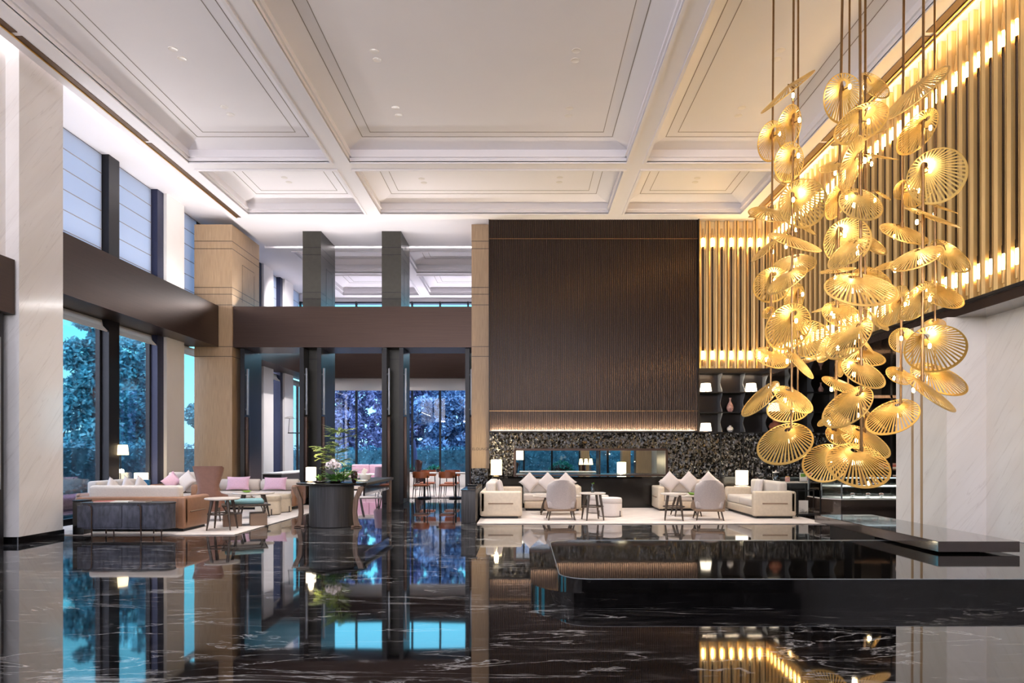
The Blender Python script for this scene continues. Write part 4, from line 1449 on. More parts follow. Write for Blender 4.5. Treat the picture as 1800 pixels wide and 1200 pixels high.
# lamps on the counter
lamp_table('lit lamp in the corner between the timber pier and the hearth', (-0.72, 18.2, 0.831), 0.145, 0.145, 0.40, 0.04, 'shade_glow', power=40)
t = thing('end_table', 'white-topped corner table under the lamp and books', 'table', (5.75, 17.55, RZ), 0)
MB().rbox(-0.42, 0.42, -0.30, 0.30, 0.50, 0.535, 0.008, 2).build('tabletop', 'table_stone', t)
for sx in (-0.38, 0.38):
    for sy in (-0.25, 0.25):
        MB().box(sx - 0.015, sx + 0.015, sy - 0.015, sy + 0.015, 0, 0.5).build('leg', 'frame_black', t, smooth=False)
for i, (lab, mt) in enumerate((('lower white book under the lit lamp', 'paper'), ('upper white book directly under the lit lamp', 'white_enamel'))):
    b = thing('book', lab, 'book', (5.60, 17.5, RZ + 0.536 + 0.031 * i), 0.1 * i, 'books under the lamp')
    MB().box(-0.15, 0.15, -0.11, 0.11, 0.003, 0.027).build('pages', 'paper', b, smooth=False)
    MB().box(-0.155, 0.155, -0.114, 0.114, 0, 0.003).box(-0.155, 0.155, -0.114, 0.114, 0.027, 0.030).box(-0.158, -0.155, -0.114, 0.114, 0, 0.03).build('cover', mt, b, smooth=False)
lamp_table('lit lamp on white books before the glinting stone dado', (5.60, 17.5, RZ + 0.536 + 0.062), 0.155, 0.155, 0.36, 0.03, 'shade_white', power=30)
# service console with jars
t = thing('service_console', 'white-topped service console with glass jar and menu stand', 'console', (6.35, 16.9, 0), 0)
MB().rbox(-0.30, 0.75, -0.22, 0.22, 0.72, 0.75, 0.006, 2).build('tabletop', 'table_stone', t)
for sx in (-0.27, 0.72):
    for sy in (-0.19, 0.19):
        MB().box(sx - 0.014, sx + 0.014, sy - 0.014, sy + 0.014, 0, 0.72).build('leg', 'frame_black', t, smooth=False)
t = thing('glass_jar', 'clear lidded glass jar on the service console', 'jar', (6.25, 16.9, 0.751))
MB().lathe([(0.085, 0), (0.09, 0.01), (0.09, 0.20), (0.075, 0.22), (0.070, 0.22), (0.085, 0.195), (0.085, 0.012), (0, 0.01)], n=24).build('jar_body', 'bottle_glass', t)
MB().lathe([(0.078, 0.22), (0.08, 0.24), (0.02, 0.25), (0.02, 0.275), (0, 0.28)], n=24).build('lid', 'ceramic_white', t)
t = thing('small_jar', 'small jar of pale sweets beside the glass jar', 'jar', (6.52, 16.85, 0.751))
MB().lathe([(0.05, 0), (0.055, 0.01), (0.055, 0.11), (0.045, 0.12), (0, 0.12)], n=20).build('jar_body', 'ceramic_pink', t)
MB().lathe([(0.047, 0.12), (0.047, 0.135), (0, 0.14)], n=20).build('lid', 'brass_trim', t)
t = thing('menu_stand', 'upright menu card with reddish print at the end of the service console', 'menu', (6.98, 16.85, 0.751), 0.15)
MB().box(-0.17, 0.17, -0.006, 0.006, 0, 0.22).build('card', 'paper', t, smooth=False)
MB().box(0.02, 0.15, -0.009, -0.006, 0.03, 0.20).build('print', 'print_red', t, smooth=False)
MB().box(-0.15, -0.02, -0.009, -0.006, 0.12, 0.20).build('print', 'leaf_bright', t, smooth=False)
MB().rbox(-0.18, 0.18, -0.05, 0.05, -0.0, 0.012, 0.003, 1).build('foot', 'frame_black', t)
t = thing('plant_stand', 'low black stand with a white speckled panel beside the sofa end', 'stand', (6.45, 15.6, 0), 0)
MB().box(-0.28, 0.28, -0.2, 0.2, 0.05, 0.08).build('tray', 'frame_black', t, smooth=False)
for sx in (-0.26, 0.26):
    for sy in (-0.18, 0.18):
        MB().box(sx - 0.012, sx + 0.012, sy - 0.012, sy + 0.012, 0, 0.62).build('leg', 'frame_black', t, smooth=False)
MB().box(-0.26, 0.26, 0.17, 0.19, 0.58, 0.6).build('rail', 'frame_black', t, smooth=False)
MB().box(-0.16, 0.05, -0.02, 0.0, 0.08, 0.38).build('panel', 'paper', t, smooth=False)
m = MB()
rg = random.Random(9)
for k in range(40):
    fronds(m, (rg.uniform(-0.16, 0.05), -0.06, 0.085), 0.16, rg.uniform(0, 6.28), rg.uniform(0.5, 1.3), 0.3, 4, 0.03, rg)
m.build('foliage', 'frame_black', t, smooth=False, weld=False)

# glass display case
t = thing('display_case', 'glass pastry display case on a dark brown counter beside the marble pilaster', 'display case', (7.75, 15.5, 0), 0)
MB().prism([(-0.75, -0.45), (1.6, -0.45), (1.6, 0.7), (-1.05, 0.7), (-1.05, -0.05)], 0, 0.43, 'z').build('base', 'slab_brown', t, smooth=False)
MB().prism([(-0.72, -0.43), (1.58, -0.43), (1.58, 0.68), (-1.02, 0.68), (-1.02, -0.04)], 0.43, 0.45, 'z').build('deck', 'white_enamel', t, smooth=False)
gp = [(-0.72, -0.42), (1.57, -0.42), (1.57, 0.67), (-1.0, 0.67), (-1.0, -0.04)]
m = MB()
for (a, b) in zip(gp, gp[1:] + gp[:1]):
    d = (Vector(b) - Vector(a)).normalized()
    nrm = Vector((-d.y, d.x)) * 0.008
    m.prism([a, b, (b[0] + nrm.x, b[1] + nrm.y), (a[0] + nrm.x, a[1] + nrm.y)], 0.45, 0.93, 'z')
m.build('glass', 'case_glass', t, smooth=False)
MB().prism(gp, 0.93, 0.945, 'z').build('lid', 'case_glass', t, smooth=False)
MB().prism([(x * 0.97, y * 0.95) for x, y in gp], 0.70, 0.712, 'z').build('shelf', 'white_enamel', t, smooth=False)
MB().box(-0.6, 1.5, -0.38, -0.35, 0.90, 0.925).build('light_strip', 'case_led', t, smooth=False)
m = MB()
for a in gp:
    m.box(a[0] - 0.012, a[0] + 0.012, a[1] - 0.012, a[1] + 0.012, 0.45, 0.95)
m.build('post', 'pole_grey', t, smooth=False)
for i, (x, z, lab) in enumerate(((-0.35, 0.45, 'on the case floor nearest the corner post'), (0.0, 0.45, 'on the case floor in the middle'), (0.3, 0.45, 'on the case floor nearest the pilaster'), (-0.2, 0.712, 'on the case shelf'), (0.15, 0.712, 'on the case shelf nearest the pilaster'))):
    g = thing('pastry_stand', 'small glass pastry stand ' + lab, 'stand', (7.75 + x, 15.35, z + 0.001), 0, 'stands in the display case')
    MB().lathe([(0.05, 0), (0.05, 0.005), (0.01, 0.012), (0.01, 0.06), (0.07, 0.07), (0.07, 0.076), (0, 0.076)], n=20).build('dish', 'bottle_glass', g)
    MB().lathe([(0.045, 0.077), (0.048, 0.10), (0.02, 0.115), (0, 0.116)], n=16).build('pastry', 'ceramic_rust', g)

# ================================================================== things on the wavy shelves
def shelf_lamp(x, z, label):
    return lamp_table(label, (x, 19.28, z + 0.016), 0.165, 0.13, 0.22, 0.03, 'shade_white', power=0, group='lamps on the display shelving')


YS = 19.25
for k, row, lab in ((0, 2, 'top row next to the ribbed screen'), (2, 2, 'top row third bay'), (0, 0, 'bottom row next to the ribbed screen'), (3, 1, 'middle row fourth bay'), (3, 2, 'top row fourth bay')):
    shelf_lamp(XS[k] + 0.22, ZS[row], 'small lit lamp with tapered white shade, shelving ' + lab)
for k, row, prof, mt, lab in (
        (1, 1, [(0.05, 0), (0.085, 0.05), (0.10, 0.12), (0.08, 0.20), (0.035, 0.28), (0.02, 0.34), (0.035, 0.40), (0.03, 0.40), (0.0, 0.39)], 'ceramic_pink', 'tall pink speckled vase in the middle row, second bay'),
        (1, 0, [(0.04, 0), (0.085, 0.04), (0.095, 0.09), (0.07, 0.14), (0.03, 0.16), (0.03, 0.18), (0, 0.178)], 'ceramic_white', 'small white jar in the bottom row, second bay'),
        (3, 0, [(0.08, 0), (0.17, 0.08), (0.19, 0.16), (0.15, 0.24), (0.07, 0.29), (0.09, 0.33), (0.08, 0.33), (0, 0.30)], 'ceramic_rust', 'big rust brown pot in the bottom row, fourth bay'),
        (5, 2, [(0.03, 0), (0.07, 0.03), (0.08, 0.08), (0.05, 0.14), (0.02, 0.18), (0.018, 0.25), (0.03, 0.27), (0, 0.265)], 'ceramic_pink', 'slender pink bottle vase in the top row, sixth bay')):
    t = thing('vase', lab, 'vase', (XS[k] + 0.26, YS, ZS[row] + 0.016))
    MB().lathe(prof, n=24).build('vase_body', mt, t)

# bar back shelves with picture and books
t = thing('bar_shelving', 'narrow lit bar shelving behind the display case', 'shelves', (9.6, 19.0, 0))
for z in (1.0, 2.0, 3.0):
    MB().box(-0.55, 2.2, -0.25, 0.2, z - 0.02, z + 0.02).build('shelf', 'taupe_wood', t, smooth=False)
for x in (-0.55, 0.5, 1.5):
    MB().box(x - 0.03, x + 0.03, -0.27, 0.2, 0, 3.6).build('upright', 'frame_black', t, smooth=False)
MB().box(-0.5, 2.2, -0.27, -0.25, 2.96, 3.04).build('shelf_edge', 'taupe_wood', t, smooth=False)
t = thing('picture', 'gold framed picture on the bar shelving', 'picture', (10.45, 18.95, 2.021), 0)
m = MB()
for b in ((-0.33, 0.33, 0.0, 0.03), (-0.33, 0.33, 0.8, 0.83), (-0.33, -0.30, 0.0, 0.83), (0.30, 0.33, 0.0, 0.83)):
    m.box(b[0], b[1], -0.02, 0.02, b[2], b[3])
m.build('picture_edge', 'brass_trim', t, smooth=False)
MB().box(-0.30, 0.30, -0.006, 0.006, 0.03, 0.80).build('picture_sheet', 'console_wood', t, smooth=False)
MB().lathe([(0.10, 0.10), (0.14, 0.2), (0.06, 0.32), (0, 0.34)], (0.0, -0.006, 0), 16, 1, 0.05).build('print', 'ceramic_white', t)
for i, (mt, lab) in enumerate((('paper', 'bottom white book of the pile on the bar shelf'), ('print_red', 'red book in the middle of the pile on the bar shelf'), ('ceramic_pink', 'top pink book of the pile on the bar shelf'))):
    b = thing('book', lab, 'book', (10.1, 18.9, 1.021 + 0.052 * i), 0.06 * i, 'books on the bar shelf')
    MB().box(-0.20, 0.20, -0.13, 0.13, 0.004, 0.046).build('pages', 'paper', b, smooth=False)
    MB().box(-0.205, 0.205, -0.134, 0.134, 0, 0.004).box(-0.205, 0.205, -0.134, 0.134, 0.046, 0.05).box(-0.205, 0.205, -0.137, -0.133, 0, 0.05).build('cover', mt, b, smooth=False)

# lettering on the timber pier
tx = bpy.data.curves.new('wall_sign', 'FONT')
tx.body = 'ELOUNGE'
tx.size = 0.108
tx.extrude = 0.006
tx.align_x = 'CENTER'
tmp = bpy.data.objects.new('sign_text', tx)
COL.objects.link(tmp)
bpy.context.view_layer.update()
sm = bpy.data.meshes.new_from_object(tmp.evaluated_get(bpy.context.evaluated_depsgraph_get()))
bpy.data.objects.remove(tmp)
sm.materials.clear()
sm.materials.append(MATS['leg_wood'])
o = bpy.data.objects.new('wall_sign', sm)
COL.objects.link(o)
o.location = (-1.22, 19.492, 1.53)
o.rotation_euler = (PI / 2, 0, 0)
tag(o, 'small raised lettering on the timber pier beside the hearth', 'sign')

# ================================================================== lounge beyond the doors
LZ = 0.018


def dining_chair(label, loc, rz, mat='orange_leather', group=None, seat_h=0.47, h=0.86):
    t = thing('dining_chair', label, 'chair', loc, rz, group)
    MB().rbox(-0.24, 0.24, -0.24, 0.24, seat_h - 0.06, seat_h, 0.03, 3).build('seat', mat, t)
    lp = []
    for z in (h - 0.20, h - 0.17, h - 0.02, h):
        k = 0.9 if z in (h - 0.20, h) else 1.0
        o_ = [(math.sin(-1.1 + 2.2 * i / 12) * 0.29 * k, -0.02 - math.cos(-1.1 + 2.2 * i / 12) * 0.26, z) for i in range(13)]
        n_ = [(math.sin(1.1 - 2.2 * i / 12) * 0.265 * k, -0.02 - math.cos(1.1 - 2.2 * i / 12) * 0.235, z) for i in range(13)]
        lp.append(o_ + n_)
    MB().loft(lp).build('backrest', mat, t, angle=60)
    for sx in (-1, 1):
        MB().tube([(sx * 0.2, -0.2, h - 0.12), (sx * 0.21, -0.22, seat_h - 0.03), (sx * 0.24, -0.27, 0)], [0.014, 0.016, 0.010], 8).build('leg', 'frame_black', t)
        MB().tube([(sx * 0.21, 0.2, seat_h - 0.03), (sx * 0.24, 0.24, 0)], [0.016, 0.010], 8).build('leg', 'frame_black', t)
    return t


t = thing('dining_table', 'white-topped dining table with orange chairs beyond the doors', 'table', (-2.66, 21.8, LZ))
MB().rbox(-0.86, 0.86, -0.42, 0.42, 0.77, 0.81, 0.012, 2).build('tabletop', 'white_enamel', t)
for x in (-0.5, 0.5):
    MB().lathe([(0.22, 0), (0.22, 0.02), (0.035, 0.04), (0.035, 0.76)], (x, 0, 0), 20).build('leg', 'frame_black', t)
g = 'orange dining chairs'
dining_chair('orange leather dining chair with its back to the hall, nearest the folded door', (-3.15, 21.15, LZ), 0, group=g)
dining_chair('orange leather dining chair with its back to the hall, nearest the timber pier', (-2.35, 21.15, LZ), 0, group=g)
dining_chair('orange leather dining chair across the table, nearest the folded door', (-3.15, 22.5, LZ), PI, group=g)
dining_chair('orange leather dining chair across the table, nearest the timber pier', (-2.35, 22.5, LZ), PI, group=g)
t = thing('flower_pot', 'small dark pot with green sprig on the dining table', 'plant', (-2.72, 21.8, LZ + 0.811))
MB().lathe([(0.05, 0), (0.075, 0.06), (0.06, 0.11), (0, 0.10)], n=18).build('pot', 'ceramic_dark', t)
m = MB()
rg = random.Random(5)
for k in range(14):
    fronds(m, (0, 0, 0.1), 0.12, rg.uniform(0, 6.28), rg.uniform(0.6, 1.2), 0.4, 4, 0.03, rg)
m.build('foliage', 'leaf_bright', t, smooth=False, weld=False)

# pink seats and white tables in the lounge
block_sofa('pale pink lounge sofa seen past the dark vase', (-5.95, 26.2, LZ), 0, 1.7, 0.9, 'cream_fabric', 'pink_fabric', arm_h=0.66, back_h=0.98, cushions=2)
g = 'pink tub chairs in the lounge'
for i, (x, y, lab) in enumerate(((-4.62, 22.3, 'nearest the desk'), (-4.30, 22.9, 'nearest the dark column'))):
    t = thing('tub_chair', 'rosy pink tub chair in the lounge, ' + lab, 'chair', (x, y, LZ), 0.5, g)
    lp = []
    for q in range(6):
        f = q / 5
        z = 0.42 + 0.56 * f
        a_ = [(0.28 * math.cos(PI + PI * k / 14) * (1 - 0.2 * f), 0.26 * math.sin(PI + PI * k / 14), z) for k in range(15)]
        b_ = [(0.23 * math.cos(2 * PI - PI * k / 14) * (1 - 0.2 * f), 0.21 * math.sin(2 * PI - PI * k / 14), z) for k in range(15)]
        lp.append(a_ + b_)
    MB().loft(lp).build('backrest', 'pink_fabric', t, angle=50)
    MB().lathe([(0.22, 0.36), (0.26, 0.40), (0.26, 0.47), (0.2, 0.5), (0, 0.5)]).build('seat', 'pink_fabric', t)
    for a in (0.8, 2.3, 3.9, 5.5):
        MB().tube([(0.2 * math.cos(a), 0.2 * math.sin(a), 0.38), (0.25 * math.cos(a), 0.25 * math.sin(a), 0)], [0.018, 0.011], 8).build('leg', 'frame_black', t)
side_table('white lounge table between the pink seats', (-5.2, 23.2, LZ), 0.5, 0.72, 'white_enamel', name='lounge_table', ring=False)
t = thing('bar_counter', 'long dark counter with white top at the lounge windows on the left', 'counter', (-8.1, 24.0, LZ), 0)
MB().box(-0.3, 0.3, -2.0, 2.5, 0.0, 0.74).build('body', 'dark_ash', t, smooth=False)
MB().rbox(-0.36, 0.36, -2.1, 2.6, 0.74, 0.78, 0.01, 2).build('top', 'white_enamel', t)
t = thing('wall_lamp', 'swing-arm reading lamp on the first dark column', 'lamp', (-6.52, 20.5, 0))
MB().tube([(0.0, 0, 2.05), (-0.52, -0.1, 2.05)], 0.016, 8).tube([(-0.5, -0.1, 2.05), (-0.47, -0.1, 2.5)], 0.008, 8).build('arm', 'frame_black', t)
MB().lathe([(0.16, 0), (0.11, 0.04), (0.02, 0.06), (0.0, 0.06)], (-0.47, -0.1, 2.48), 20).build('lamp_shade', 'white_enamel', t)
# pieces seen through the hearth opening and the right-hand doorway
def lounge_wing(label, loc, rz):
    t = thing('wing_chair', label, 'armchair', loc, rz, 'dark wing chairs in the lounge')
    lp = []
    for z, hw, dp in ((0.25, 0.28, 0.30), (0.5, 0.30, 0.34), (0.62, 0.26, 0.18), (0.85, 0.28, 0.2), (1.08, 0.30, 0.24), (1.16, 0.27, 0.12)):
        a_ = [(math.sin((-1 + k / 8) * PI / 2) * hw, -0.28 + dp * abs(-1 + k / 8) ** 2.5, z) for k in range(17)]
        b_ = [(math.sin((1 - k / 8) * PI / 2) * (hw - 0.04), -0.22 + (dp - 0.06) * abs(1 - k / 8) ** 2.5, z) for k in range(17)]
        lp.append(a_ + b_)
    MB().loft(lp).build('backrest', 'ceramic_dark', t, angle=60)
    MB().rbox(-0.25, 0.25, -0.2, 0.3, 0.26, 0.45, 0.05).build('seat', 'white_fabric', t)
    for sx in (-1, 1):
        for sy in (-1, 1):
            MB().tube([(sx * 0.2, sy * 0.2, 0.28), (sx * 0.25, sy * 0.25, 0)], [0.02, 0.012], 8).build('leg', 'leg_wood', t)
    return t


lounge_wing('dark wing chair beyond the dining table', (-3.95, 26.6, LZ), -1.2)
lounge_wing('dark wing chair at the left end of the hearth view', (-0.2, 24.0, 0), -1.3)
lounge_wing('dark wing chair in the middle of the hearth view', (1.95, 24.2, 0), 1.3)
t = thing('lounge_table', 'long white table seen through the hearth opening', 'table', (1.15, 23.0, 0))
MB().rbox(-1.3, 1.3, -0.4, 0.4, 0.79, 0.83, 0.01, 2).build('tabletop', 'white_enamel', t)
for sx in (-1.1, 1.1):
    MB().box(sx - 0.05, sx + 0.05, -0.3, 0.3, 0, 0.79).build('leg', 'frame_black', t, smooth=False)
for i, (x, lab) in enumerate(((1.95, 'left one'), (2.12, 'middle one'), (2.28, 'right one'))):
    lamp_table('small slender lamp with cream shade on the table behind the hearth, ' + lab, (x, 23.1, 0.831), 0.075, 0.045, 0.20, 0.22, 'shade_glow', power=0, group='small lamps behind the hearth')
lamp_table('big lit drum lamp behind the right half of the hearth opening', (3.15, 21.9, 0.70), 0.145, 0.145, 0.42, 0.03, 'shade_white', power=20)
t = side_table('small dark table under the big drum lamp behind the hearth', (3.15, 21.9, 0), 0.3, 0.70, 'dark_ash')
t = thing('floor_lamp', 'floor lamp with white shade at the left edge of the hearth opening', 'lamp', (-0.13, 22.5, 0))
MB().lathe([(0.13, 0), (0.13, 0.015), (0.02, 0.025)], n=24).build('base', 'frame_black', t)
MB().tube([(0, 0, 0.02), (0, 0, 1.5)], 0.011, 8).build('pole', 'frame_black', t)
m = MB()
rings = [[(rr * math.cos(2 * PI * i / 28), rr * math.sin(2 * PI * i / 28), z) for i in range(28)] for rr, z in ((0.13, 1.22), (0.13, 1.52), (0.124, 1.52), (0.124, 1.22))]
m.loft(rings + [rings[0]], cap=False).build('lamp_shade', 'shade_white', t)
struct(MB().box(2.1, 2.4, 24.8, 25.2, 0, 8.0).build('column', 'stone_wood', smooth=False))
struct(MB().box(3.55, 3.85, 24.5, 25.0, 0, 8.0).build('column', 'stone_wood', smooth=False))
struct(MB().box(4.05, 4.6, 24.5, 25.0, 0, 8.0).build('column', 'stone_wood', smooth=False))
struct(MB().box(4.6, 5.1, 24.8, 25.2, 0, 8.0).build('column', 'plaster', smooth=False))
struct(MB().box(5.1, 9.4, 24.8, 25.0, 0, 8.0).build('wall_lounge_side', 'frame_bluelit', smooth=False))

# ================================================================== ceiling downlights
pairs = [('large left bay, nearer pair', 'front', 304, 86), ('large left bay, nearer pair', 'rear', 320, 103), ('large left bay, farther pair', 'front', 394, 188), ('large left bay, farther pair', 'rear', 405, 201),
         ('large centre bay, nearer pair by the left edge', 'front', 658, 90), ('large centre bay, nearer pair by the left edge', 'rear', 663, 105), ('large centre bay, farther pair by the left edge', 'front', 695, 189), ('large centre bay, farther pair by the left edge', 'rear', 700, 202),
         ('large centre bay, nearer pair by the right edge', 'front', 1013, 89), ('large centre bay, nearer pair by the right edge', 'rear', 1011, 106), ('large centre bay, farther pair by the right edge', 'front', 1001, 190), ('large centre bay, farther pair by the right edge', 'rear', 999, 203),
         ('large right bay, nearer pair', 'front', 1372, 88), ('large right bay, nearer pair', 'rear', 1365, 104), ('large right bay, farther pair', 'front', 1304, 189), ('large right bay, farther pair', 'rear', 1298, 203),
         ('small left bay', 'front', 500, 312), ('small left bay', 'rear', 508, 320), ('small centre bay, left pair', 'front', 741, 314), ('small centre bay, left pair', 'rear', 745, 321),
         ('small centre bay, right pair', 'front', 984, 312), ('small centre bay, right pair', 'rear', 983, 320), ('small right bay', 'front', 1226, 313), ('small right bay', 'rear', 1222, 320)]
zp = ZC + 0.40
dl0 = None
DLS = []
for i, (bay, fr, px, py) in enumerate(pairs):
    D = (zp - EYE) * F / (793 - py)
    pos = Vector(((px - 920) * D / F, D, zp))
    lab = 'recessed round downlight in the %s, %s one' % (bay, fr)
    if dl0 is None:
        dl0 = thing('downlight', lab, 'downlight', pos, 0, 'recessed downlights')
        MB().lathe([(0.05, -0.001), (0.075, -0.006), (0.08, 0.0), (0.08, 0.004), (0.05, 0.004)], n=24).build('ring', 'ceramic_white', dl0)
        MB().lathe([(0.05, 0.001), (0, 0.001)], n=20).build('lens', 'downlight_glow', dl0)
    else:
        copy_tree(dl0, pos, 0, lab)
    DLS.append(pos)

# ================================================================== pendant cluster of slotted brass discs
def disc_mesh():
    """slotted lily-leaf dish of unit radius with an off-centre eye; ribs fan out from the eye to the rim"""
    m = MB()
    bm = m.bm
    ey = 0.60
    r0 = 0.13
    n = 40
    T = 0.016

    def rim(a):
        # distance from the eye to the unit circle in direction a
        s = math.sin(a)
        return -ey * s + math.sqrt(max(0, 1 - ey * ey * (1 - s * s)))

    def zz(x, y):
        d = math.hypot(x, y - ey)
        return -0.15 * d ** 1.25

    def pt(a, d, up=0.0):
        x, y = d * math.cos(a), ey + d * math.sin(a)
        return (x, y, zz(x, y) + up)

    def solid(quads):
        for q in quads:
            top = [bm.verts.new((p[0], p[1], p[2] + T / 2)) for p in q]
            bot = [bm.verts.new((p[0], p[1], p[2] - T / 2)) for p in q]
            bm.faces.new(top)
            bm.faces.new(bot[::-1])
            k = len(q)
            for i in range(k):
                bm.faces.new((top[i], bot[i], bot[(i + 1) % k], top[(i + 1) % k]))
    # angles denser towards the long side so that the ribs have an even pitch on the rim
    angs = []
    for i in range(n + 1):
        c = 2 * PI * i / n                      # angle on the circle about its centre
        p = (math.cos(c + PI / 2), math.sin(c + PI / 2))
        angs.append(math.atan2(p[1] - ey, p[0]))
    quads = []
    for i in range(n):
        a, b = angs[i], angs[i + 1]
        if b < a:
            b += 2 * PI
        mid = (a + b) / 2
        hw = (b - a) / 2
        R = rim(mid)
        rs = r0 + (R - r0) * 0.24
        # solid collar about the eye
        quads.append([pt(a, r0), pt(b, r0), pt(b, rs), pt(a, rs)])
        # rib: two lengths so the dish stays curved
        w0, w1 = hw * 0.86, hw * 0.52
        rm = (rs + R * 0.955) / 2
        quads.append([pt(mid - w0, rs), pt(mid + w0, rs), pt(mid + w1, rm), pt(mid - w1, rm)])
        w2 = hw * 0.44
        quads.append([pt(mid - w1, rm), pt(mid + w1, rm), pt(mid + w2, R * 0.955), pt(mid - w2, R * 0.955)])
        # rim band
        Ra, Rb = rim(a), rim(b)
        quads.append([pt(a, Ra * 0.945), pt(b, Rb * 0.945), pt(b, Rb), pt(a, Ra)])
    solid(quads)
    rimp = [(math.cos(2 * PI * i / 48), math.sin(2 * PI * i / 48), zz(math.cos(2 * PI * i / 48), math.sin(2 * PI * i / 48))) for i in range(48)]
    m.tube(rimp, 0.016, 6, True)
    eye_p = [(r0 * math.cos(2 * PI * i / 20), ey + r0 * math.sin(2 * PI * i / 20), zz(r0, ey)) for i in range(20)]
    m.tube(eye_p, 0.014, 6, True)
    return m


# rods: pixel at top, pixel low, depth, bottom pixel row
RODS = {
    'A': (1359, 1354, 9.3, 697, 'thin brass rod of discs, outermost of the cluster beside the ribbed screen'),
    'B': (1394.5, 1391, 8.6, 755, 'brass rod of discs, foremost of the cluster beside the ribbed screen'),
    'C': (1403, 1402, 9.8, 700, 'rear brass rod of discs of the cluster beside the ribbed screen'),
    'D': (1479, 1468, 8.3, 800, 'brass rod of discs in the middle cluster, on the side of the ribbed screen'),
    'E': (1493, 1490, 9.6, 700, 'thin rear brass rod with few discs in the middle cluster'),
    'F': (1512, 1514, 7.7, 850, 'thickest brass rod of discs, foremost and lowest of the middle cluster'),
    'G': (1521, 1520, 9.3, 770, 'brass rod of discs right behind the foremost rod of the middle cluster'),
    'H': (1588, 1583, 8.8, 720, 'brass rod of discs in the marble-side cluster, nearest the middle cluster'),
    'I': (1623, 1621, 8.0, 670, 'foremost brass rod of discs in the marble-side cluster'),
    'J': (1643, 1644, 9.2, 640, 'rear brass rod of discs in the marble-side cluster, nearest the gold side wall'),
}
DISCS = [
    (1379, 154, 49, 8, 37, 'B', 1), (1382, 222, 34, 24, 50, 'B', -1), (1352, 248, 32, 25, 45, 'A', -1), (1383, 285, 32, 27, 40, 'B', -1), (1385, 312, 22, 16, -20, 'C', 1),
    (1478, 175, 40, 37, 40, 'D', -1), (1540, 146, 30, 6, -33, 'G', 1), (1604, 156, 56, 9, 42, 'I', 1), (1511, 212, 45, 13, 8, 'F', -1), (1508, 231, 43, 14, 18, 'G', 1),
    (1608, 229, 40, 21, 22, 'I', -1), (1490, 287, 44, 28, 55, 'F', -1), (1460, 290, 20, 12, 20, 'D', 1), (1549, 271, 29, 12, -2, 'G', 1), (1645, 309, 45, 37, -30, 'I', -1),
    (1610, 332, 30, 22, 30, 'H', -1), (1583, 333, 16, 13, 20, 'H', -1), (1642, 374, 47, 17, -15, 'I', 1), (1660, 362, 24, 12, -10, 'J', 1), (1354, 370, 35, 19, -3, 'A', 1),
    (1413, 356, 40, 28, -45, 'B', -1), (1417, 395, 24, 8, -30, 'C', 1), (1400, 418, 45, 20, -12, 'B', 1), (1465, 353, 30, 20, 45, 'D', -1), (1516, 354, 37, 31, 0, 'F', 1),
    (1553, 340, 16, 10, -20, 'G', 1), (1488, 423, 38, 33, -20, 'D', -1), (1486, 440, 36, 13, 45, 'F', 1), (1531, 421, 34, 5, -33, 'G', 1), (1592, 404, 40, 23, -8, 'H', 1),
    (1340, 437, 26, 5, 40, 'A', 1), (1393, 461, 37, 19, 20, 'C', 1), (1380, 487, 36, 10, 36, 'B', 1), (1356, 499, 31, 24, -15, 'A', -1), (1472, 470, 28, 6, 10, 'D', 1),
    (1515, 499, 57, 32, 5, 'F', 1), (1536, 492, 34, 29, 0, 'G', 1), (1609, 448, 40, 13, 27, 'I', 1), (1562, 462, 22, 7, 18, 'H', 1), (1675, 445, 39, 6, -38, 'J', 1),
    (1658, 512, 38, 26, -5, 'J', 1), (1609, 527, 36, 24, 20, 'I', -1), (1393, 522, 24, 20, 45, 'C', -1), (1565, 536, 36, 28, 30, 'H', -1), (1481, 548, 32, 24, 5, 'D', 1),
    (1450, 538, 22, 4, 14, 'E', 1), (1541, 557, 29, 7, -35, 'G', 1), (1382, 572, 41, 34, 10, 'B', -1), (1425, 594, 33, 24, -45, 'C', -1), (1350, 548, 12, 8, 10, 'A', -1),
    (1358, 624, 30, 18, -8, 'A', 1), (1409, 632, 36, 19, -40, 'B', 1), (1332, 696, 40, 6, 42, 'A', 1), (1398, 697, 35, 20, -18, 'B', 1), (1385, 714, 34, 20, 15, 'C', 1),
    (1377, 774, 46, 24, 32, 'B', 1), (1450, 609, 27, 19, 40, 'D', -1), (1487, 590, 44, 16, 48, 'F', 1), (1523, 597, 26, 12, -45, 'G', 1), (1517, 621, 36, 16, 0, 'G', 1),
    (1521, 651, 38, 24, -12, 'F', 1), (1480, 672, 32, 13, -12, 'D', 1), (1474, 646, 16, 13, 80, 'E', -1), (1485, 710, 46, 16, 43, 'F', 1), (1533, 725, 36, 8, -37, 'G', 1),
    (1566, 727, 43, 17, 33, 'H', 1), (1478, 735, 30, 17, -30, 'D', 1), (1447, 739, 12, 3, 38, 'E', 1), (1476, 762, 22, 17, 10, 'D', 1), (1525, 770, 43, 23, -15, 'G', 1),
    (1510, 811, 51, 32, 5, 'F', 1), (1450, 810, 37, 27, 35, 'D', 1), (1542, 843, 12, 4, -45, 'G', 1), (1641, 570, 18, 10, 30, 'J', 1), (1643, 609, 47, 31, -22, 'I', -1),
    (1588, 597, 22, 14, -50, 'H', -1), (1654, 659, 46, 27, -5, 'J', 1), (1639, 681, 51, 24, -27, 'I', 1), (1582, 657, 22, 15, -10, 'H', 1),
]
disc_src = disc_mesh().build('disc_shade', 'brass_disc', smooth=False)
bulb_src = MB().lathe([(0.0, -0.03), (0.012, -0.028), (0.017, -0.015), (0.017, 0.01), (0.012, 0.026), (0, 0.03)], n=10).build('bulb', 'bulb_glow')
disc_used = False
root_of = {}
rod_line = {}
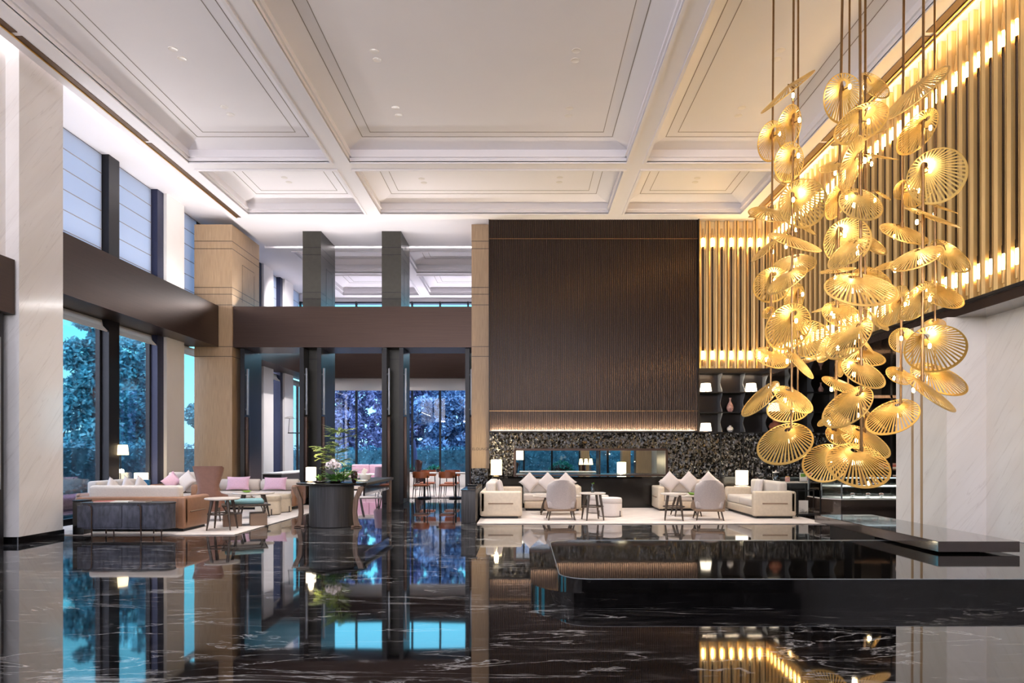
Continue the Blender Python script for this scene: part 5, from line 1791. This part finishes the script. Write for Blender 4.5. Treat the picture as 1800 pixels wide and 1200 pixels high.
for key, (pt_, pl, D, pb, lab) in RODS.items():
    top = P(pt_, 793 - (8.4 - EYE) * F / D, D)
    # keep the measured lean between two heights of the photo
    a, b = P(pt_, 100, D), P(pl, 760, D)
    d = (a - b) / (a.z - b.z)
    zt, zb = 8.38, P(pl, pb, D).z
    pa, pb_ = a + d * (zt - a.z), a + d * (zb - a.z)
    t = thing('pendant_light', lab, 'pendant light', pb_, 0, 'pendant rods of brass discs')
    rr = 0.0155 if key in 'DFGHI' else 0.0135
    MB().tube([(0, 0, 0), pa - pb_], rr, 10).build('rod', 'brass_rod', t)
    MB().lathe([(0.07, 0), (0.075, -0.01), (0.075, -0.03), (0.02, -0.045), (0, -0.045)], pa - pb_, 20).build('ceiling_rose', 'brass_rod', t)
    root_of[key] = t
    rod_line[key] = (a, d)
for i, (cx, cy, a, b, ang, key, face) in enumerate(DISCS):
    D = RODS[key][2]
    R = a * D / F * 1.03
    th = math.radians(ang)
    r = Vector((math.cos(th), 0, math.sin(th)))
    mv = Vector((-math.sin(th), 0, math.cos(th)))
    q = max(0.05, min(1, b / a))
    u = mv * q + Vector((0, math.sqrt(1 - q * q) * face, 0))
    u.normalize()
    a0, dd = rod_line[key]
    best = None
    for k in range(72):
        ph = 2 * PI * k / 72
        h = r * math.cos(ph) + u * math.sin(ph)
        C0 = P(cx, cy, D)
        hp = C0 + h * 0.60 * R
        rx = (a0 + dd * (hp.z - a0.z)).x
        cost = abs(hp.x - rx) - 0.35 * (hp.z - C0.z)
        if best is None or cost < best[0]:
            best = (cost, h)
    h = best[1]
    # depth so that the eye of the disc sits at its rod
    Dc = D - h.y * 0.60 * R
    C = P(cx, cy, Dc)
    nrm = r.cross(u)
    if nrm.z < 0:
        nrm = -nrm
    nrm.normalize()
    x = h.cross(nrm)
    root = root_of[key]
    off = root.location
    mw = Matrix((x, h, nrm)).transposed().to_4x4()
    mw = Matrix.Translation(C - off) @ mw @ Matrix.Scale(R, 4)
    o = disc_src if not disc_used else disc_src.copy()
    if disc_used:
        COL.objects.link(o)
    o.parent = root
    o.matrix_local = mw
    E = C + h * 0.60 * R                                     # the eye
    rp = a0 + dd * (E.z - a0.z)                              # rod beside it
    bz = E - nrm * (0.10 + 0.10 * R) - h * 0.18 * R          # lamp under the dish
    rb = a0 + dd * (bz.z - a0.z)
    br = MB()
    br.tube([rp - C, E - C + nrm * 0.01, E - C - h * 0.08 - nrm * 0.03], 0.0065, 6)
    br.tube([rb - C, bz - C], 0.0065, 6)
    br.tube([rb - C, rp - C], 0.0175, 10)
    br.tube([rp - C - dd * 0.03, rp - C + dd * 0.03], 0.022, 10)
    br.tube([rb - C - dd * 0.025, rb - C + dd * 0.025], 0.020, 10)
    bo = br.build('bracket', 'brass_rod', o)
    inv = (Matrix.Translation(C) @ Matrix((x, h, nrm)).transposed().to_4x4() @ Matrix.Scale(R, 4)).inverted()
    bo.matrix_local = inv @ Matrix.Translation(C)
    bl = bulb_src if not disc_used else bulb_src.copy()
    if disc_used:
        COL.objects.link(bl)
    bl.parent = o
    bl.matrix_local = inv @ Matrix.Translation(bz) 
    disc_used = True
    if a > 11:
        point('pendant_bulb_light', bz + (bz - rb).normalized() * 0.03 if (bz - rb).length > 0.01 else bz - nrm * 0.04, 2.0 * (a / 38) ** 1.5, (1, 0.90, 0.70), 0.02)

# ================================================================== garden
nprng = np.random.default_rng(5)


def leaf_cloud(name, mat, blobs, n, size, parent=None, flat=0.0):
    """thousands of small pointed leaves filling ellipsoids (centre, radii)"""
    vol = np.array([b[1][0] * b[1][1] * b[1][2] for b in blobs]) ** 0.75
    vol = vol / vol.sum()
    pick = nprng.choice(len(blobs), n, p=vol)
    c = np.array([b[0] for b in blobs])[pick]
    rad = np.array([b[1] for b in blobs])[pick]
    d = nprng.normal(size=(n, 3))
    d /= np.linalg.norm(d, axis=1)[:, None]
    rr = nprng.uniform(0.45, 1.0, n) ** 0.5
    ctr = c + d * rad * rr[:, None] * (1 + nprng.normal(0, 0.06, n))[:, None]
    ax = nprng.normal(size=(n, 3)) + d * 0.8
    ax /= np.linalg.norm(ax, axis=1)[:, None]
    t2 = np.cross(ax, nprng.normal(size=(n, 3)))
    t2 /= np.linalg.norm(t2, axis=1)[:, None] + 1e-9
    s = size * nprng.uniform(0.6, 1.3, n)[:, None]
    v = np.empty((n, 4, 3))
    v[:, 0] = ctr - ax * s
    v[:, 1] = ctr + t2 * s * 0.45
    v[:, 2] = ctr + ax * s
    v[:, 3] = ctr - t2 * s * 0.45
    me = bpy.data.meshes.new(name)
    me.vertices.add(n * 4)
    me.vertices.foreach_set('co', v.reshape(-1))
    me.loops.add(n * 4)
    me.loops.foreach_set('vertex_index', np.arange(n * 4, dtype=np.int32))
    me.polygons.add(n)
    me.polygons.foreach_set('loop_start', np.arange(0, n * 4, 4, dtype=np.int32))
    me.update(calc_edges=True)
    me.materials.append(MATS[mat])
    o = bpy.data.objects.new(name, me)
    COL.objects.link(o)
    if parent is not None:
        o.parent = parent
    return o


def tree(label, loc, h, spread, mat, n, leaf=0.13, trunk=0.16, group='garden trees', low=0.25, src=None):
    if src is not None:
        return copy_tree(src, loc, random.uniform(0, 6.28), label)
    t = thing('garden_tree', label, 'tree', loc, random.uniform(0, 6.28), group)
    rg = random.Random(int(h * 100 + spread * 7))
    m = MB()
    m.tube([(0, 0, -0.2), (0.05, 0.03, h * 0.3), (-0.05, 0.05, h * 0.6), (0, 0, h * 0.9)], [trunk, trunk * 0.8, trunk * 0.5, 0.03], 10)
    blobs = []
    for k in range(16):
        a = 2.4 * k + rg.uniform(-0.4, 0.4)
        z = h * (low + (0.92 - low) * (k + 0.5) / 16)
        env = math.sin(min(1, (z / h - low) / (1 - low) * 0.78 + 0.2) * PI) ** 0.6
        rr = spread * 0.55 * env * rg.uniform(0.5, 1.0)
        p = (rr * math.cos(a), rr * math.sin(a), z)
        m.tube([(0, 0, z - h * 0.12), (p[0] * 0.6, p[1] * 0.6, z - 0.1), p], [trunk * 0.3, trunk * 0.18, 0.015], 6)
        s = spread * rg.uniform(0.34, 0.55) * max(0.5, env)
        blobs.append((p, (s, s, s * 0.85)))
    m.build('trunk', 'bark', t)
    leaf_cloud('crown', mat, blobs, n, leaf, t)
    return t


GZ = -0.15
g1 = MB().box(-70, -9.95, -6, 80, -0.45, -0.12).box(-9.95, 40, 29.55, 80, -0.45, -0.12)
struct(g1.build('ground', 'ground_paving', smooth=False))
t1 = tree('tall dark teal tree behind the hedge, in the first garden window', (-17.5, 28.0, GZ), 8.2, 1.7, 'leaf_teal', 11000, low=0.06)
t2 = tree('bushy teal tree behind the hedge, in the second garden window', (-18.5, 32.5, GZ), 8.6, 2.2, 'leaf_teal', 12000, low=0.04)
k = 0
for (x, y) in ((-20.6, 30.4), (-24.5, 33.5), (-17.0, 38.0), (-24, 40), (-31, 40)):
    tree(['low teal tree at the edge of the first garden window', 'teal tree in the depth of the garden behind the bushy tree', 'teal tree standing farther along the garden wing', 'teal tree in the far garden row', 'teal tree at the far side of the garden'][k], (x, y, GZ - (4.0 if k == 0 else 0.6)), 0, 0, '', 0, src=(t1, t2)[k % 2])
    k += 1
b1 = tree('dense blue-violet tree behind the far lounge hedge, leftmost', (-9.6, 37.5, GZ), 8.4, 1.9, 'leaf_blue', 13000, low=0.0)
b2 = tree('dense blue-violet tree behind the far lounge hedge, by the first mullion', (-6.9, 38.6, GZ), 9.0, 1.9, 'leaf_blue', 13000, low=0.0)
b3 = tree('teal tree among the violet ones behind the far lounge hedge', (-4.3, 37.6, GZ), 8.0, 1.9, 'leaf_mixed', 12000, low=0.0)
k = 0
for (x, y, s) in ((-1.9, 38.4, b1), (0.6, 37.8, b3), (3.2, 38.6, b2), (6.0, 37.7, b1), (-8.3, 42.5, b2), (-5.4, 42.0, b3), (-2.6, 42.8, b2), (0.4, 42.3, b1), (3.2, 42.9, b3)):
    tree('dense garden tree behind the far hedge, ' + ['opposite the dining table', 'opposite the timber pier', 'opposite the hearth', 'at the far right of the hearth view', 'second row behind the leftmost trees', 'second row behind the pink sofa', 'second row opposite the dining table', 'second row opposite the timber pier', 'second row opposite the hearth'][k], (x, y, GZ), 0, 0, '', 0, src=s)
    k += 1


def hedge(label, x0, x1, y0, y1, h, n):
    t = thing('hedge', label, 'hedge', ((x0 + x1) / 2, (y0 + y1) / 2, GZ))
    wx, wy = (x1 - x0) / 2, (y1 - y0) / 2
    MB().box(-wx * (0.97 if wx > wy else 0.6), wx * (0.97 if wx > wy else 0.6), -wy * (0.97 if wy > wx else 0.6), wy * (0.97 if wy > wx else 0.6), 0, h * 0.9).build('stem_mass', 'leaf_hedge', t, smooth=False)
    blobs = []
    L = max(wx, wy)
    k = int(L / 0.35) + 1
    for i in range(k):
        f = -1 + 2 * (i + 0.5) / k
        for zf in (0.25, 0.55, 0.80):
            c = (f * wx, 0, zf * h) if wx > wy else (0, f * wy, zf * h)
            blobs.append((c, (0.55 if wx > wy else wx, wy if wx > wy else 0.55, h * 0.24)))
    leaf_cloud('foliage', 'leaf_hedge', blobs, n, 0.07, t)
    return t


hedge('long clipped hedge outside the left garden windows', -14.6, -13.4, 14, 32.8, 1.95, 18000)
hedge('long clipped hedge outside the far lounge windows', -12.6, 9.5, 33.0, 34.0, 1.9, 20000)
tag(MB().rbox(-13.3, -12.5, 16, 32.6, -0.14, 0.25, 0.1, 3).build('flower_bed', 'flowerbed_pink', smooth=False), 'low pinkish flower bed at the foot of the left hedge', 'flower bed')
def topiary(label, loc, r):
    t = thing('topiary_ball', label, 'bush', loc, 0, 'clipped green bushes outside the lounge')
    MB().tube([(0, 0, -0.05), (0, 0, r)], 0.05, 8).build('trunk', 'bark', t)
    MB().lathe([(0.0, 0.06), (r * 0.5, 0.12), (r * 0.85, r * 0.7), (r * 0.7, r * 1.5), (0, r * 1.8)], n=16).build('core', 'bark', t)
    leaf_cloud('foliage', 'leaf_topiary', [((0, 0, r), (r, r, r))], 1500, 0.06, t)


topiary('round clipped bush outside behind the pink lounge sofa', (-7.7, 30.6, GZ), 0.55)
topiary('larger round clipped bush outside, left of the folded umbrella', (-5.25, 30.4, GZ), 0.55)
topiary('second clipped bush outside, right of the folded umbrella', (-4.05, 30.9, GZ), 0.52)
topiary('clipped bush outside seen through the hearth opening', (1.7, 30.6, GZ), 0.62)
t = thing('garden_umbrella', 'folded dark blue garden umbrella outside the lounge', 'umbrella', (-5.05, 31.6, GZ))
MB().tube([(0, 0, 0), (0, 0, 2.25)], 0.025, 8).build('pole', 'pole_grey', t)
MB().lathe([(0.10, 0.9), (0.15, 1.0), (0.13, 1.6), (0.06, 2.1), (0.0, 2.22)], n=12).build('canopy', 'umbrella_cloth', t)
MB().lathe([(0.3, 0), (0.3, 0.06), (0.05, 0.1)], n=20).build('base', 'frame_black', t)

# ================================================================== lights of the place and added fill lamps
WARM = (1.0, 0.80, 0.56)
SOFT = (1.0, 0.95, 0.94)
# cove strips along the long edges of the ceiling
area_x('cove_strip_left', (-8.2, 6.5, 8.12), ((-1, 0, 0.35), (0, 1, 0)), 25, 0.08, 45, SOFT)
area_x('cove_strip_right', (6.53, 6.5, 8.06), ((0.6, 0, 1), (0, 1, 0)), 25, 0.06, 190, (1, 0.84, 0.58))
area_x('cove_strip_lounge', (-0.8, 21.72, 8.20), ((0, 1, 0.1), (1, 0, 0)), 14, 0.08, 200, SOFT)
# uplights on the bronze beams; entrance and rear ones added as ceiling fill
area_x('beam_uplight_left', (-9.0, 15.5, 5.70), ((0.6, 0, 1), (0, 1, 0)), 6.5, 0.3, 110, SOFT)
area_x('fill_uplight_entrance', (-8.3, 1.5, 4.66), ((0.6, 0, 1), (0, 1, 0)), 10, 0.2, 400, SOFT)
area_x('fill_uplight_rear', (-0.8, -5.5, 4.25), ((0, 0.7, 1), (1, 0, 0)), 14, 0.4, 1200, SOFT)
area_x('beam_uplight_portal', (-4.9, 19.75, 5.70), ((0, -0.8, 1), (1, 0, 0)), 6.4, 0.3, 140, SOFT)
area_x('beam_uplight_lounge', (0.0, 28.7, 5.70), ((0, -0.3, 1), (1, 0, 0)), 16, 0.3, 330, (0.92, 0.88, 1.0))
# strip washing the foot of the ribbed screen
area_x('screen_strip', (1.96, YP - 0.03, 2.075), ((0, 0.35, 1), (1, 0, 0)), 5.7, 0.02, 220, (1, 0.82, 0.58))
# narrow beams of the recessed downlights; some are turned towards the flowers and the seats
AIM = {16: Vector((-3.8, 13.6, 1.0)), 17: Vector((-6.5, 15.0, 0.4)), 18: Vector((-3.8, 13.6, 1.0)), 2: Vector((-7.0, 13.5, 0.4)), 3: Vector((-6.0, 16.0, 0.4)), 20: Vector((0.8, 15.5, 0.4)), 21: Vector((1.6, 15.5, 0.4)), 22: Vector((4.0, 15.5, 0.4)), 23: Vector((5.0, 16.0, 0.4)), 19: Vector((0.0, 16.0, 0.4))}
for i, p in enumerate(DLS):
    tgt = AIM.get(i, p + Vector((0, 0, -8)))
    spot('downlight_beam', p + Vector((0, 0, -0.01)), 420, 62, (1, 0.95, 0.91), 0.05, 0.7, tgt)
# spots over the lounge and the bar, no fixtures built
for (x, y) in ((-7.0, 23.5), (-5.0, 23.5), (-2.9, 22.2), (-5.0, 26.5), (-2.5, 26), (1.5, 23.5), (4.3, 23.3)):
    spot('lounge_fill', (x, y, 7.9), 800, 75, (1, 0.92, 0.86), 0.06, 0.7, (x, y, 0))  # fill spots added to brighten the lounge
for (a_, b_) in (((-6.6, 23.2, 7.9), (-9.3, 25.0, 2.2)), ((-6.6, 25.2, 7.9), (-9.3, 27.2, 2.2)), ((-7.0, 24.0, 7.9), (-9.3, 26.0, 6.5))):
    spot('lounge_pillar_fill', a_, 900, 60, (1, 0.94, 0.95), 0.06, 0.8, b_)  # unseen spots added to brighten the lounge pillars
spot('bar_fill', (9.9, 17.6, 3.55), 160, 95, (1, 0.8, 0.56), 0.05, 0.8, (10.2, 19.2, 1.6))  # unseen spot added to lift the dark bar panels
for (x, y) in ((8.2, 15.2), (9.4, 17.5), (7.4, 17.8)):
    spot('bar_beam', (x, y, 3.6), 60, 80, (1, 0.82, 0.6), 0.05, 0.7, (x, y, 0))
area_x('case_light', (8.2, 15.6, 0.92), ((0, 0.1, -1), (1, 0, 0)), 2.0, 0.2, 14, (0.95, 0.97, 1.0))
area_x('case_light_low', (8.2, 15.6, 0.695), ((0, 0.1, -1), (1, 0, 0)), 2.0, 0.2, 10, (0.95, 0.97, 1.0))
# shelf lights in the dark shelving
for k in range(7):
    area_x('shelf_strip', (XS[min(k, 5)] + 0.3, 19.2, 3.68), ((0, 0.2, -1), (1, 0, 0)), 0.4, 0.03, 3, WARM) if k < 6 else None

# ================================================================== render look
scene.view_settings.view_transform = 'Standard'
scene.view_settings.look = 'None'
scene.view_settings.gamma = 1.0
scene.view_settings.exposure = 0.22
try:
    scene.cycles.use_denoising = True
    scene.cycles.max_bounces = 8
    scene.cycles.diffuse_bounces = 4
    scene.cycles.glossy_bounces = 4
    scene.cycles.transmission_bounces = 4
    scene.cycles.transparent_max_bounces = 12
    scene.cycles.sample_clamp_indirect = 6.0
    scene.cycles.caustics_reflective = False
    scene.cycles.caustics_refractive = False
    scene.cycles.blur_glossy = 0.5
except Exception:
    pass
